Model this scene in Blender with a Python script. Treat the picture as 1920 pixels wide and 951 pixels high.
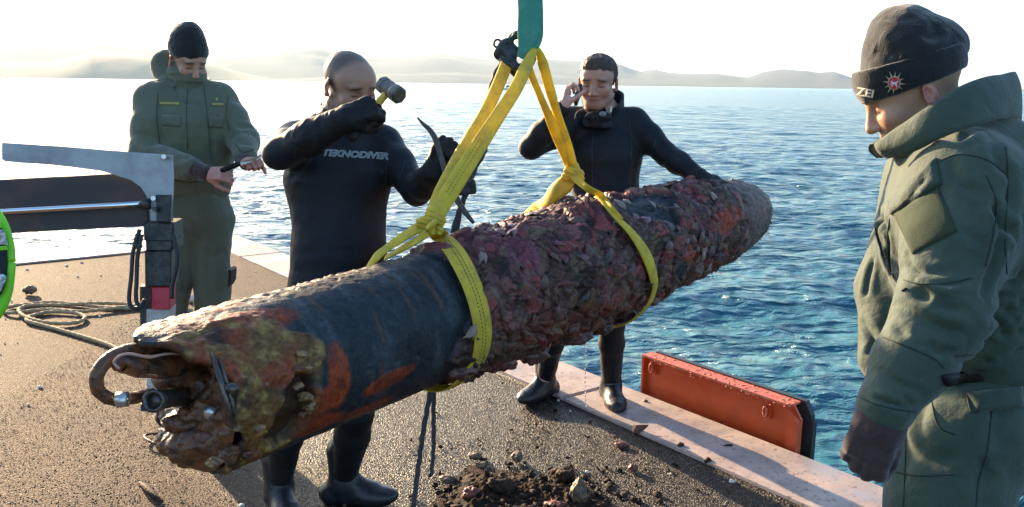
import bpy, math, random
import numpy as np
from mathutils import Vector, Matrix
from mathutils.bvhtree import BVHTree

for _o in list(bpy.data.objects):
    bpy.data.objects.remove(_o)
SC = bpy.context.scene
COL = SC.collection
rng = np.random.default_rng(7)
random.seed(7)

# ------------------------------------------------------------------ camera
FPX = 1663.0                       # focal length in photo pixels (photo is 1920 wide)
PITCH, ROLL, EYE = math.radians(10.84), math.radians(0.79), 1.62
cf = np.array([0, math.cos(PITCH), -math.sin(PITCH)])
_r = np.array([1.0, 0, 0]); _u = np.array([0, math.sin(PITCH), math.cos(PITCH)])
cR = _r * math.cos(ROLL) + _u * math.sin(ROLL)
cU = _u * math.cos(ROLL) - _r * math.sin(ROLL)
CAM = np.array([0, 0, EYE])
cam_d = bpy.data.cameras.new('camera'); cam = bpy.data.objects.new('camera', cam_d); COL.objects.link(cam)
cam_d.sensor_width = 36; cam_d.lens = 36 * FPX / 1920
cam_d.clip_start = 0.05; cam_d.clip_end = 60000
cam.matrix_world = Matrix(((cR[0], cU[0], -cf[0], 0), (cR[1], cU[1], -cf[1], 0), (cR[2], cU[2], -cf[2], EYE), (0, 0, 0, 1)))
SC.camera = cam

# ------------------------------------------------------------------ sky, sun, exposure
SUN_EL = math.radians(15.0)
SUN_AZ = math.radians(-37.5)       # left of the viewing direction (+Y)
sun_dir = Vector((math.sin(SUN_AZ) * math.cos(SUN_EL), math.cos(SUN_AZ) * math.cos(SUN_EL), math.sin(SUN_EL)))
W = bpy.data.worlds.new('World'); SC.world = W; W.use_nodes = True
_n = W.node_tree; _bg = _n.nodes['Background']
_sky = _n.nodes.new('ShaderNodeTexSky'); _sky.sky_type = 'NISHITA'; _sky.sun_disc = False
_sky.sun_elevation = SUN_EL; _sky.sun_rotation = SUN_AZ
_sky.air_density = 1.0; _sky.dust_density = 1.6; _sky.ozone_density = 3.0
_n.links.new(_sky.outputs[0], _bg.inputs[0]); _bg.inputs[1].default_value = 0.12
_l = bpy.data.lights.new('sun', 'SUN'); _l.energy = 5.0; _l.angle = math.radians(0.6); _l.color = (1.0, 0.73, 0.44)
sun = bpy.data.objects.new('sun', _l); COL.objects.link(sun)
sun.rotation_mode = 'QUATERNION'; sun.rotation_quaternion = sun_dir.to_track_quat('Z', 'Y')
SC.view_settings.view_transform = 'Standard'; SC.view_settings.look = 'None'
SC.view_settings.gamma = 1; SC.view_settings.exposure = 1.9
SC.view_settings.use_curve_mapping = False
SC.render.engine = 'CYCLES'
SC.cycles.max_bounces = 6; SC.cycles.diffuse_bounces = 3; SC.cycles.glossy_bounces = 3
SC.cycles.transmission_bounces = 4; SC.cycles.volume_bounces = 1; SC.cycles.use_denoising = True
SC.cycles.volume_step_rate = 4.0; SC.cycles.caustics_reflective = False; SC.cycles.caustics_refractive = False

# ------------------------------------------------------------------ geometry helpers
def ray(x, y): return cf + cR * (x - 960) / FPX - cU * (y - 475.5) / FPX
def P(x, y, d): return CAM + ray(x, y) * d
def G(x, y, z=0.0):
    v = ray(x, y); return CAM + v * ((z - EYE) / v[2])
def A(*v): return np.array(v, float)
def nrm(v): v = np.asarray(v, float); return v / np.linalg.norm(v)

def mk_mesh(name, V, Fs, smooth=True):
    """V (n,3); Fs = (m,3|4) array or list of faces"""
    me = bpy.data.meshes.new(name)
    V = np.asarray(V, np.float32)
    if isinstance(Fs, np.ndarray) and Fs.ndim == 2:
        k = Fs.shape[1]; m = len(Fs)
        me.vertices.add(len(V)); me.vertices.foreach_set('co', V.ravel())
        me.loops.add(m * k); me.loops.foreach_set('vertex_index', Fs.astype(np.int32).ravel())
        me.polygons.add(m); me.polygons.foreach_set('loop_start', np.arange(0, m * k, k, dtype=np.int32))
        me.update(calc_edges=True)
    else:
        me.from_pydata(V.tolist(), [], [tuple(int(i) for i in f) for f in Fs])
    me.validate()
    if smooth: me.polygons.foreach_set('use_smooth', np.ones(len(me.polygons), bool)); me.update()
    return me

def link(name, me, mat=None, parent=None, **props):
    o = bpy.data.objects.new(name, me); COL.objects.link(o)
    if mat is not None and me is not None and not me.materials: me.materials.append(mat)
    if parent is not None: o.parent = parent
    for k, v in props.items():
        if v is not None: o[k] = v
    return o
def empty(name, loc, label, cat, group=None):
    o = bpy.data.objects.new(name, None); COL.objects.link(o); o.location = Vector(loc); o.empty_display_size = .1
    o['label'] = label; o['category'] = cat
    if group: o['group'] = group
    return o
def part(name, V, Fs, mat, root, smooth=True, **props):
    """mesh given in world coordinates, parented to root (root has location only)"""
    base = np.zeros(3)
    q = root
    while q is not None: base = base + np.array(q.location); q = q.parent
    return link(name, mk_mesh(name, np.asarray(V) - base, Fs, smooth), mat, root, **props)
def thing(name, V, Fs, mat, label, cat, group=None, smooth=True, kind=None):
    V = np.asarray(V, float); c = A(V[:, 0].mean(), V[:, 1].mean(), V[:, 2].min())
    o = link(name, mk_mesh(name, V - c, Fs, smooth), mat, None, label=label, category=cat, group=group, kind=kind)
    o.location = Vector(c); return o

class MB:
    """collects shapes into one mesh"""
    def __init__(s): s.V = []; s.F = []; s.n = 0
    def add(s, V, F):
        V = np.asarray(V, float); s.V.append(V)
        for f in F: s.F.append([int(i) + s.n for i in f])
        s.n += len(V); return s
    def out(s): return np.vstack(s.V), s.F

def box(c, x, y, z):
    """box from centre and three half-axis vectors"""
    c, x, y, z = map(np.asarray, (c, x, y, z))
    V = [c + i * x + j * y + k * z for k in (-1, 1) for j in (-1, 1) for i in (-1, 1)]
    return np.array(V), [(0, 2, 3, 1), (4, 5, 7, 6), (0, 1, 5, 4), (2, 6, 7, 3), (0, 4, 6, 2), (1, 3, 7, 5)]
def prism(pts, off):
    """closed prism: planar ring of points extruded by vector off"""
    pts = np.asarray(pts, float); n = len(pts)
    V = np.vstack([pts, pts + off])
    F = [list(range(n))[::-1], list(range(n, 2 * n))] + [(i, (i + 1) % n, n + (i + 1) % n, n + i) for i in range(n)]
    return V, F
def bevel_prism(pts, off, b):
    pts = np.asarray(pts, float); n = len(pts); c = pts.mean(0); u = nrm(off)
    ins = c + (pts - c) * (1 - b / np.linalg.norm(pts - c, axis=1))[:, None]
    L = [ins, pts + u * b, pts + off - u * b, ins + off]
    V = np.vstack(L); F = [list(range(n))[::-1], list(range(3 * n, 4 * n))]
    for k in range(3): F += [(k * n + i, k * n + (i + 1) % n, (k + 1) * n + (i + 1) % n, (k + 1) * n + i) for i in range(n)]
    return V, F

def spline(pts, n=8):
    """Catmull-Rom through rows of any width"""
    p = np.asarray(pts, float); p = np.vstack([2 * p[0] - p[1], p, 2 * p[-1] - p[-2]])
    out = []
    for i in range(1, len(p) - 2):
        for k in range(n):
            t = k / n
            out.append(.5 * (2 * p[i] + (p[i + 1] - p[i - 1]) * t + (2 * p[i - 1] - 5 * p[i] + 4 * p[i + 1] - p[i + 2]) * t * t
                             + (3 * p[i] - 3 * p[i + 1] + p[i + 2] - p[i - 1]) * t ** 3))
    out.append(p[-2]); return np.array(out)
def frames(c):
    T = np.gradient(c, axis=0); T /= np.linalg.norm(T, axis=1)[:, None]
    N = np.zeros_like(c); v = A(0, 0, 1) if abs(T[0][2]) < .9 else A(1, 0, 0)
    for i in range(len(c)):
        v = v - T[i] * (v @ T[i]); v = v / np.linalg.norm(v); N[i] = v
    return T, N, np.cross(T, N)
def tube(pts, r, n=8, smooth=8, strands=0, pitch=.03, closed=False):
    """tube through points; r scalar or per-point; strands>0 gives a laid rope"""
    p = np.asarray(pts, float); rr = np.full(len(p), r, float) if np.isscalar(r) else np.asarray(r, float)
    q = spline(np.column_stack([p, rr]), smooth) if smooth > 1 else np.column_stack([p, rr])
    if strands:
        L = np.r_[0, np.cumsum(np.linalg.norm(np.diff(q[:, :3], axis=0), axis=1))]
        m = int(L[-1] / (pitch / 5)) + 2; s = np.linspace(0, L[-1], m)
        q = np.column_stack([np.interp(s, L, q[:, k]) for k in range(4)])
    c, R = q[:, :3], q[:, 3]; T, N, B = frames(c)
    L = np.r_[0, np.cumsum(np.linalg.norm(np.diff(c, axis=0), axis=1))]
    ph = np.arange(n) * 2 * math.pi / n
    rad = R[:, None] * np.ones(n)[None]
    if strands: rad = rad * (1 + .16 * np.cos(strands * (ph[None] - L[:, None] * 2 * math.pi / pitch / strands)))
    V = c[:, None] + rad[..., None] * (np.cos(ph)[None, :, None] * N[:, None] + np.sin(ph)[None, :, None] * B[:, None])
    m = len(c); V = V.reshape(-1, 3)
    i = np.arange(m - 1)[:, None] * n; j = np.arange(n)[None]
    F = np.stack([i + j, i + (j + 1) % n, i + n + (j + 1) % n, i + n + j], -1).reshape(-1, 4).tolist()
    F.append(list(range(n))[::-1]); F.append([(m - 1) * n + k for k in range(n)])
    return V, F
def ribbon(pts, normals, width, th=.004, smooth=6, cup=0.0, edge=.0):
    """flat webbing: path points, facing normals, widths -> closed strip with thickness and a slight cup"""
    p = np.asarray(pts, float); k = len(p)
    w = np.full(k, width, float) if np.isscalar(width) else np.asarray(width, float)
    N = np.asarray(normals, float)
    if N.ndim == 1: N = np.tile(N, (k, 1))
    q = spline(np.column_stack([p, N, w]), smooth)
    c, N, w = q[:, :3], q[:, 3:6], q[:, 6]
    T = np.gradient(c, axis=0); T /= np.linalg.norm(T, axis=1)[:, None]
    S = np.cross(T, N); S /= np.linalg.norm(S, axis=1)[:, None]; N = np.cross(S, T)
    m = len(c); us = np.linspace(-1, 1, 7)
    rows = []
    for sgn in (1, -1):
        for u_ in (us if sgn == 1 else us[::-1]):
            wob = edge * np.sin(np.arange(m) * 1.7 + u_ * 2)
            rows.append(c + S * (w * .5 * u_)[:, None] + N * (sgn * th * .5 * (1 - .6 * abs(u_) ** 4) - cup * u_ * u_ + wob)[:, None])
    n = len(rows); V = np.stack(rows, 1).reshape(-1, 3)
    i = np.arange(m - 1)[:, None] * n; j = np.arange(n)[None]
    F = np.stack([i + j, i + (j + 1) % n, i + n + (j + 1) % n, i + n + j], -1).reshape(-1, 4).tolist()
    F.append(list(range(n))[::-1]); F.append([(m - 1) * n + k_ for k_ in range(n)])
    return V, F

# ------------------------------------------------------------------ noise
def _h(ix, iy, iz, seed):
    h = (ix.astype(np.int64) * 374761393 + iy.astype(np.int64) * 668265263 + iz.astype(np.int64) * 2147483647 + seed * 1442695041) & 0xffffffff
    h = ((h ^ (h >> 13)) * 1274126177) & 0xffffffff
    h = ((h ^ (h >> 16)) * 2246822519) & 0xffffffff
    return ((h ^ (h >> 15)) & 0xffffff) / float(0xffffff)
def vnoise(p, seed=0):
    """value noise in [-1,1] for points (n,3)"""
    i = np.floor(p).astype(np.int64); f = p - i; f = f * f * (3 - 2 * f)
    r = 0
    for dx in (0, 1):
        for dy in (0, 1):
            for dz in (0, 1):
                w = (f[:, 0] if dx else 1 - f[:, 0]) * (f[:, 1] if dy else 1 - f[:, 1]) * (f[:, 2] if dz else 1 - f[:, 2])
                r = r + w * _h(i[:, 0] + dx, i[:, 1] + dy, i[:, 2] + dz, seed)
    return r * 2 - 1
def fbm(p, oct=4, seed=0, gain=.5, ridged=False):
    r = 0; a = 1.0; s = 0
    for k in range(oct):
        v = vnoise(p * 2 ** k + k * 17.3, seed + k)
        if ridged: v = 1 - 2 * np.abs(v)
        r = r + a * v; s += a; a *= gain
    return r / s
def worley(p, seed=0):
    """returns F1, F2, random of nearest cell, offset to nearest centre"""
    i = np.floor(p).astype(np.int64); n = len(p)
    f1 = np.full(n, 9.0); f2 = np.full(n, 9.0); rid = np.zeros(n); off = np.zeros((n, 3))
    for dx in (-1, 0, 1):
        for dy in (-1, 0, 1):
            for dz in (-1, 0, 1):
                a, b, c = i[:, 0] + dx, i[:, 1] + dy, i[:, 2] + dz
                q = np.column_stack([a + _h(a, b, c, seed), b + _h(a, b, c, seed + 1), c + _h(a, b, c, seed + 2)])
                o = p - q; d = np.sqrt((o ** 2).sum(1)); m = d < f1
                f2 = np.where(m, f1, np.minimum(f2, d)); f1 = np.where(m, d, f1)
                rid = np.where(m, _h(a, b, c, seed + 3), rid); off = np.where(m[:, None], o, off)
    return f1, f2, rid, off

# ------------------------------------------------------------------ signed-distance modelling
class SDF:
    def __init__(s): s.p = []
    def cone(s, a, b, ra, rb, k=.02, tag=None): s.p.append(('c', A(*a), A(*b), ra, rb, k, tag)); return s
    def econe(s, a, b, side, ra, rb, k=.03, tag=None):
        s.p.append(('e', A(*a), A(*b), nrm(side), ra, rb, k, tag)); return s
    def ell(s, c, R, rad, k=.02, tag=None, sub=False): s.p.append(('l', A(*c), np.asarray(R, float), A(*rad), k, sub, tag)); return s
    def boxr(s, c, R, half, rnd, k=.01, tag=None): s.p.append(('x', A(*c), np.asarray(R, float), A(*half), rnd, k, tag)); return s
    def sub(s, tags):
        o = SDF(); o.p = [q for q in s.p if q[-1] in tags]; return o
    def __add__(s, o): r = SDF(); r.p = s.p + o.p; return r
    def mesh(s, h, infl=0.0, cuts=(), kmul=1.0):
        bbs = []
        for q in s.p:
            if q[0] == 'c': m = max(q[3], q[4]); lo, hi = np.minimum(q[1], q[2]) - m, np.maximum(q[1], q[2]) + m
            elif q[0] == 'e': m = max(*q[4], *q[5]); lo, hi = np.minimum(q[1], q[2]) - m, np.maximum(q[1], q[2]) + m
            elif q[0] == 'l': m = np.sqrt((q[2].T ** 2 * q[3] ** 2).sum(1)); m = np.sqrt(((q[2] * q[3][:, None]) ** 2).sum(0)); lo, hi = q[1] - m, q[1] + m
            else: m = np.abs(q[2] * q[3][:, None]).sum(0) + q[4]; lo, hi = q[1] - m, q[1] + m
            bbs.append((lo - infl, hi + infl))
        LO = np.min([b[0] for b in bbs], 0) - 3 * h; HI = np.max([b[1] for b in bbs], 0) + 3 * h
        for (pt, n_) in cuts:                                    # axis-agnostic trimming is left to max()
            pass
        N = np.ceil((HI - LO) / h).astype(int) + 1
        X = [LO[i] + h * np.arange(N[i]) for i in range(3)]
        D = np.full(N, .5, np.float32)
        for q, (lo, hi) in zip(s.p, bbs):
            k = (q[5] if q[0] == 'c' else q[6] if q[0] == 'e' else q[4] if q[0] == 'l' else q[5]) * kmul
            pad = k + 3 * h
            i0 = np.maximum(0, np.floor((lo - pad - LO) / h).astype(int)); i1 = np.minimum(N, np.ceil((hi + pad - LO) / h).astype(int) + 1)
            sl = tuple(slice(i0[i], i1[i]) for i in range(3))
            x, y, z = np.meshgrid(*[X[i][sl[i]] for i in range(3)], indexing='ij')
            p = np.stack([x, y, z], -1).astype(np.float32)
            if q[0] == 'c':
                ba = q[2] - q[1]; pa = p - q[1].astype(np.float32); t = np.clip((pa @ ba) / max(ba @ ba, 1e-9), 0, 1)
                d = np.linalg.norm(pa - t[..., None] * ba, axis=-1) - (q[3] + (q[4] - q[3]) * t + infl)
            elif q[0] == 'e':
                ba = q[2] - q[1]; ax = nrm(ba); sd = nrm(q[3] - ax * (q[3] @ ax)); fr = np.cross(ax, sd)
                pa = p - q[1].astype(np.float32); t = np.clip((pa @ ba) / max(ba @ ba, 1e-9), 0, 1)
                w = pa - t[..., None] * ba
                rs = q[4][0] + (q[5][0] - q[4][0]) * t + infl; rf = q[4][1] + (q[5][1] - q[4][1]) * t + infl; rz = np.minimum(rs, rf)
                a_, b_, c_ = w @ sd, w @ fr, w @ ax
                k0 = np.sqrt((a_ / rs) ** 2 + (b_ / rf) ** 2 + (c_ / rz) ** 2) + 1e-6
                k1 = np.sqrt((a_ / rs ** 2) ** 2 + (b_ / rf ** 2) ** 2 + (c_ / rz ** 2) ** 2) + 1e-6
                d = k0 * (k0 - 1) / k1
            elif q[0] == 'l':
                w = (p - q[1].astype(np.float32)) @ q[2].T; r_ = q[3] + (infl if not q[5] else 0)
                k0 = np.sqrt(((w / r_) ** 2).sum(-1)) + 1e-6; k1 = np.sqrt(((w / r_ ** 2) ** 2).sum(-1)) + 1e-6
                d = k0 * (k0 - 1) / k1
            else:
                w = np.abs((p - q[1].astype(np.float32)) @ q[2].T) - q[3]
                d = np.linalg.norm(np.maximum(w, 0), axis=-1) + np.minimum(w.max(-1), 0) - q[4] - infl
            D0 = D[sl]
            if q[0] == 'l' and q[5]:
                hh = np.maximum(k - np.abs(-d - D0), 0); D[sl] = np.maximum(D0, -d) + hh * hh * .25 / k
            else:
                hh = np.maximum(k - np.abs(d - D0), 0); D[sl] = np.minimum(D0, d) - hh * hh * .25 / max(k, 1e-6)
        for (pt, n_) in cuts:
            pt = np.asarray(pt, float); n_ = nrm(n_)
            pl = ((X[0] - pt[0]) * n_[0])[:, None, None] + ((X[1] - pt[1]) * n_[1])[None, :, None] + ((X[2] - pt[2]) * n_[2])[None, None, :]
            D = np.maximum(D, pl.astype(np.float32))
        return nets(D, LO, h)

def nets(D, LO, h):
    S = D < 0; nx, ny, nz = D.shape
    c = np.zeros((nx - 1, ny - 1, nz - 1), np.int8)
    for i in (0, 1):
        for j in (0, 1):
            for k in (0, 1): c += S[i:nx - 1 + i, j:ny - 1 + j, k:nz - 1 + k]
    act = (c > 0) & (c < 8); I = np.argwhere(act)
    idx = np.full(act.shape, -1, np.int64); idx[act] = np.arange(len(I))
    acc = np.zeros((len(I), 3)); cnt = np.zeros(len(I))
    for ax in range(3):
        for u_ in (0, 1):
            for v_ in (0, 1):
                o0 = [0, 0, 0]; oth = [a for a in range(3) if a != ax]; o0[oth[0]] = u_; o0[oth[1]] = v_; o1 = list(o0); o1[ax] = 1
                a = I + o0; b = I + o1
                da = D[a[:, 0], a[:, 1], a[:, 2]]; db = D[b[:, 0], b[:, 1], b[:, 2]]; m = (da < 0) != (db < 0)
                t = np.where(m, da / np.where(m, da - db, 1), 0)
                pos = np.array(o0, float)[None] + 0 * acc; pos[:, ax] = t
                acc += pos * m[:, None]; cnt += m
    V = LO + h * (I + acc / cnt[:, None])
    Fs = []
    for ax in range(3):
        a = [slice(None)] * 3; b = [slice(None)] * 3; a[ax] = slice(0, -1); b[ax] = slice(1, None)
        s0, s1 = S[tuple(a)], S[tuple(b)]; E = np.argwhere(s0 != s1); o1, o2 = [(1, 2), (2, 0), (0, 1)][ax]
        ok = (E[:, o1] > 0) & (E[:, o2] > 0) & (E[:, o1] < D.shape[o1] - 1) & (E[:, o2] < D.shape[o2] - 1); E = E[ok]
        ins = s0[E[:, 0], E[:, 1], E[:, 2]]
        def cell(d1, d2):
            e = E.copy(); e[:, o1] -= d1; e[:, o2] -= d2; return idx[e[:, 0], e[:, 1], e[:, 2]]
        q = np.column_stack([cell(1, 1), cell(0, 1), cell(0, 0), cell(1, 0)])
        q[~ins] = q[~ins][:, ::-1]; Fs.append(q)
    Fs = np.vstack(Fs); Fs = Fs[(Fs >= 0).all(1)]
    return V, Fs

def vnormals(V, Fs):
    n = np.cross(V[Fs[:, 2]] - V[Fs[:, 0]], V[Fs[:, 3]] - V[Fs[:, 1]]); N = np.zeros_like(V)
    for k in range(4): np.add.at(N, Fs[:, k], n)
    return N / (np.linalg.norm(N, axis=1)[:, None] + 1e-12)
def relax(V, Fs, it=1, f=.5):
    for _ in range(it):
        s = np.zeros_like(V); c = np.zeros(len(V))
        for k in range(4):
            for j in (1, 3): np.add.at(s, Fs[:, k], V[Fs[:, (k + j) % 4]]); np.add.at(c, Fs[:, k], 1)
        V = V * (1 - f) + f * s / np.maximum(c, 1)[:, None]
    return V
def bvh(V, Fs): return BVHTree.FromPolygons([Vector(v) for v in V], [tuple(map(int, f)) for f in Fs])
def hit(b, x, y):
    """first surface point seen along a photo direction, and its normal"""
    r_ = b.ray_cast(Vector(CAM), Vector(nrm(ray(x, y))))
    return (None, None) if r_[0] is None else (np.array(r_[0]), np.array(r_[1]))
def strokes(V, N, b, sts):
    """fold lines sculpted into cloth: (points, width, depth) with points given as directions from the camera"""
    D = np.zeros(len(V))
    for pts, w, dep in sts:
        w = w * 1.25
        q = [hit(b, *p)[0] for p in pts]; q = [x for x in q if x is not None]
        if len(q) < 2: continue
        q = spline(q, 5)
        m = (V > q.min(0) - 3 * w).all(1) & (V < q.max(0) + 3 * w).all(1)
        if not m.any(): continue
        vv = V[m]; best = np.full(len(vv), 9.0); tt = np.zeros(len(vv))
        for i in range(len(q) - 1):
            ab = q[i + 1] - q[i]; t = np.clip(((vv - q[i]) @ ab) / (ab @ ab + 1e-12), 0, 1)
            d = np.linalg.norm(vv - q[i] - t[:, None] * ab, axis=1); bb = d < best; best = np.where(bb, d, best); tt = np.where(bb, (i + t) / (len(q) - 1), tt)
        fade = np.clip(np.minimum(tt, 1 - tt) * 5, 0, 1) ** .5
        x = best / w
        D[m] += fade * dep * .62 * (np.exp(-x * x) - .45 * np.exp(-((x - 1.9) / .9) ** 2))
    return V + N * D[:, None]
def cloth(V, Fs, amp=.006, sc=9, seed=0, stretch=(1, 1, .55), fine=.0012):
    N = vnormals(V, Fs); p = V * A(*stretch) * sc
    p = p + .35 * np.column_stack([vnoise(p * .7, seed + 31), vnoise(p * .7, seed + 32), vnoise(p * .7, seed + 33)])
    return V + N * (amp * fbm(p, 3, seed, .5, True) + fine * vnoise(V * 60, seed + 5))[:, None]
def colattr(me, C, name='tint'):
    at = me.color_attributes.new(name, 'FLOAT_COLOR', 'POINT')
    C = np.asarray(C, np.float32)
    if C.shape[1] == 3: C = np.column_stack([C, np.ones(len(C), np.float32)])
    at.data.foreach_set('color', C.ravel())

# ------------------------------------------------------------------ materials
def _mix(nt, f, a, b, t='RGBA'):
    m = nt.nodes.new('ShaderNodeMix'); m.data_type = t
    i0 = 6 if t == 'RGBA' else 2
    for s_, v in ((0, f), (i0, a), (i0 + 1, b)):
        if hasattr(v, 'links'): nt.links.new(v, m.inputs[s_])
        elif v is not None: m.inputs[s_].default_value = (*v, 1) if (t == 'RGBA' and s_ and len(v) == 3) else v
    return m.outputs[2 if t == 'RGBA' else 0]
def _noise(nt, sc, det=4, rough=.6, vec=None, out=0, dist=0):
    n = nt.nodes.new('ShaderNodeTexNoise'); n.inputs['Scale'].default_value = sc; n.inputs['Detail'].default_value = det
    n.inputs['Roughness'].default_value = rough; n.inputs['Distortion'].default_value = dist
    if vec is not None: nt.links.new(vec, n.inputs['Vector'])
    return n.outputs[out]
def _ramp(nt, v, a, b):
    m = nt.nodes.new('ShaderNodeMapRange'); nt.links.new(v, m.inputs[0]); m.inputs[1].default_value = a; m.inputs[2].default_value = b; return m.outputs[0]
def _bump(nt, h, st, dist=.01, nrm_=None):
    b = nt.nodes.new('ShaderNodeBump'); nt.links.new(h, b.inputs['Height']); b.inputs['Strength'].default_value = st; b.inputs['Distance'].default_value = dist
    if nrm_ is not None: nt.links.new(nrm_, b.inputs['Normal'])
    return b.outputs[0]
def newmat(name):
    m = bpy.data.materials.new(name); m.use_nodes = True; nt = m.node_tree
    return m, nt, nt.nodes['Principled BSDF']
def objco(nt):
    t = nt.nodes.new('ShaderNodeTexCoord'); return t.outputs['Object']
def pmat(name, col, rough=.6, col2=None, sc=12, th=(.4, .6), bump=.3, bsc=80, bd=.004, metal=0, spec=.5, sheen=0, coat=0, bump2=None, attr=None, rough2=None):
    m, nt, pb = newmat(name); v = objco(nt); c = None
    if attr:
        a = nt.nodes.new('ShaderNodeAttribute'); a.attribute_name = attr; c = a.outputs['Color']
        if col2 is not None:
            mx = nt.nodes.new('ShaderNodeMix'); mx.data_type = 'RGBA'; mx.blend_type = 'MULTIPLY'; mx.inputs[0].default_value = 1
            nt.links.new(c, mx.inputs[6]); k = _mix(nt, _ramp(nt, _noise(nt, sc, 5, .65, v), *th), (1, 1, 1), col2); nt.links.new(k, mx.inputs[7]); c = mx.outputs[2]
    elif col2 is not None: c = _mix(nt, _ramp(nt, _noise(nt, sc, 5, .65, v), *th), col, col2)
    if c is not None: nt.links.new(c, pb.inputs['Base Color'])
    else: pb.inputs['Base Color'].default_value = (*col, 1)
    pb.inputs['Roughness'].default_value = rough; pb.inputs['Metallic'].default_value = metal; pb.inputs['Specular IOR Level'].default_value = spec
    if rough2 is not None: nt.links.new(_mix(nt, _ramp(nt, _noise(nt, sc * 1.7, 4, .6, v), .4, .6), rough, rough2, 'FLOAT'), pb.inputs['Roughness'])
    if sheen: pb.inputs['Sheen Weight'].default_value = sheen; pb.inputs['Sheen Roughness'].default_value = .4
    if coat: pb.inputs['Coat Weight'].default_value = coat; pb.inputs['Coat Roughness'].default_value = .15
    if bump:
        n1 = _bump(nt, _noise(nt, bsc, 3, .6, v), bump, bd)
        if bump2: n1 = _bump(nt, _noise(nt, bump2[0], 4, .6, v), bump2[1], bump2[2], n1)
        nt.links.new(n1, pb.inputs['Normal'])
    return m
# ================================================================== SETTING
K0 = A(-2.9, 9.22, 0); QA = A(.607, -.795, 0); QA = nrm(QA); QB = A(-QA[1] * -1, 0, 0)
QB = nrm(A(QA[1], -QA[0], 0))                 # inward along the left edge
QN = -QB                                      # outward from the right edge
def Q(s, t, z=0.0): return K0 + QA * s + QB * t + A(0, 0, z)      # s along right edge, t inward

# ---- asphalt
m_asph, nt, pb = newmat('asphalt'); v = objco(nt)
vo = nt.nodes.new('ShaderNodeTexVoronoi'); vo.inputs['Scale'].default_value = 135; nt.links.new(v, vo.inputs['Vector'])
vo2 = nt.nodes.new('ShaderNodeTexVoronoi'); vo2.inputs['Scale'].default_value = 230; nt.links.new(v, vo2.inputs['Vector'])
sep = nt.nodes.new('ShaderNodeSeparateColor'); nt.links.new(vo.outputs['Color'], sep.inputs[0])
c = _mix(nt, sep.outputs[0], (.078, .044, .028), (.20, .115, .067))
c = _mix(nt, _ramp(nt, sep.outputs[1], .86, .9), c, (.33, .24, .16))
c = _mix(nt, _ramp(nt, sep.outputs[2], .80, .84), c, (.03, .027, .027))
c = _mix(nt, _ramp(nt, _noise(nt, 1.3, 5, .6, v), .42, .64), c, (.08, .056, .042))
cv = nt.nodes.new('ShaderNodeMix'); cv.data_type = 'RGBA'; cv.blend_type = 'MULTIPLY'; cv.inputs[0].default_value = 1; nt.links.new(c, cv.inputs[6]); nt.links.new(_mix(nt, _ramp(nt, vo.outputs['Distance'], .25, .75), (1.25, 1.25, 1.25), (.28, .26, .25)), cv.inputs[7]); c = cv.outputs[2]
# wet area (spreads from under the dripping torpedo): its own mask in object space
gr = nt.nodes.new('ShaderNodeVectorMath'); gr.operation = 'DISTANCE'; mp = nt.nodes.new('ShaderNodeMapping'); nt.links.new(v, mp.inputs[0])
WET = A(.55, 3.15, 0)
mp.vector_type = 'POINT'; mp.inputs['Location'].default_value = (-WET[0], -WET[1], 0)
rotm = nt.nodes.new('ShaderNodeVectorRotate'); rotm.rotation_type = 'Z_AXIS'; nt.links.new(mp.outputs[0], rotm.inputs[0]); rotm.inputs['Angle'].default_value = math.atan2(.795, .607)
scl = nt.nodes.new('ShaderNodeMapping'); nt.links.new(rotm.outputs[0], scl.inputs[0]); scl.inputs['Scale'].default_value = (.42, 1.15, 1)
nt.links.new(scl.outputs[0], gr.inputs[0]); gr.inputs[1].default_value = (0, 0, 0)
add = nt.nodes.new('ShaderNodeMath'); add.operation = 'MULTIPLY_ADD'; nt.links.new(_noise(nt, 2.2, 5, .6, v), add.inputs[0]); add.inputs[1].default_value = 1.1; nt.links.new(gr.outputs['Value'], add.inputs[2])
wet = _ramp(nt, add.outputs[0], 2.3, 1.5)
dark = nt.nodes.new('ShaderNodeMix'); dark.data_type = 'RGBA'; dark.blend_type = 'MULTIPLY'; nt.links.new(wet, dark.inputs[0]); nt.links.new(c, dark.inputs[6]); dark.inputs[7].default_value = (.11, .10, .13, 1)
nt.links.new(dark.outputs[2], pb.inputs['Base Color']); pb.inputs['Specular IOR Level'].default_value = .22
nt.links.new(_mix(nt, wet, .8, .42, 'FLOAT'), pb.inputs['Roughness'])
inv = nt.nodes.new('ShaderNodeMath'); inv.operation = 'MULTIPLY_ADD'; nt.links.new(vo.outputs['Distance'], inv.inputs[0]); inv.inputs[1].default_value = -1; nt.links.new(_mix(nt, .4, sep.outputs[0], vo2.outputs['Distance'], 'FLOAT'), inv.inputs[2])
nt.links.new(_bump(nt, inv.outputs[0], 1.0, .010), pb.inputs['Normal'])
n = 120; g = np.linspace(0, 1, n) ** 1.6 * 30
V = np.array([[*(Q(.4 + s, .4 + t)[:2]), 0] for s in g for t in g]); V[:, 2] = .006 * fbm(V * A(1.2, 1.2, 0), 3, 4) - .004
V[:n, 2] = 0; V[::n, 2] = 0
i = np.arange(n - 1)[:, None] * n; j = np.arange(n - 1)[None]
Fq = np.stack([i + j, i + j + 1, i + n + j + 1, i + n + j], -1).reshape(-1, 4)[:, ::-1]
link('ground', mk_mesh('ground', V, Fq), m_asph, kind='structure')

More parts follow.
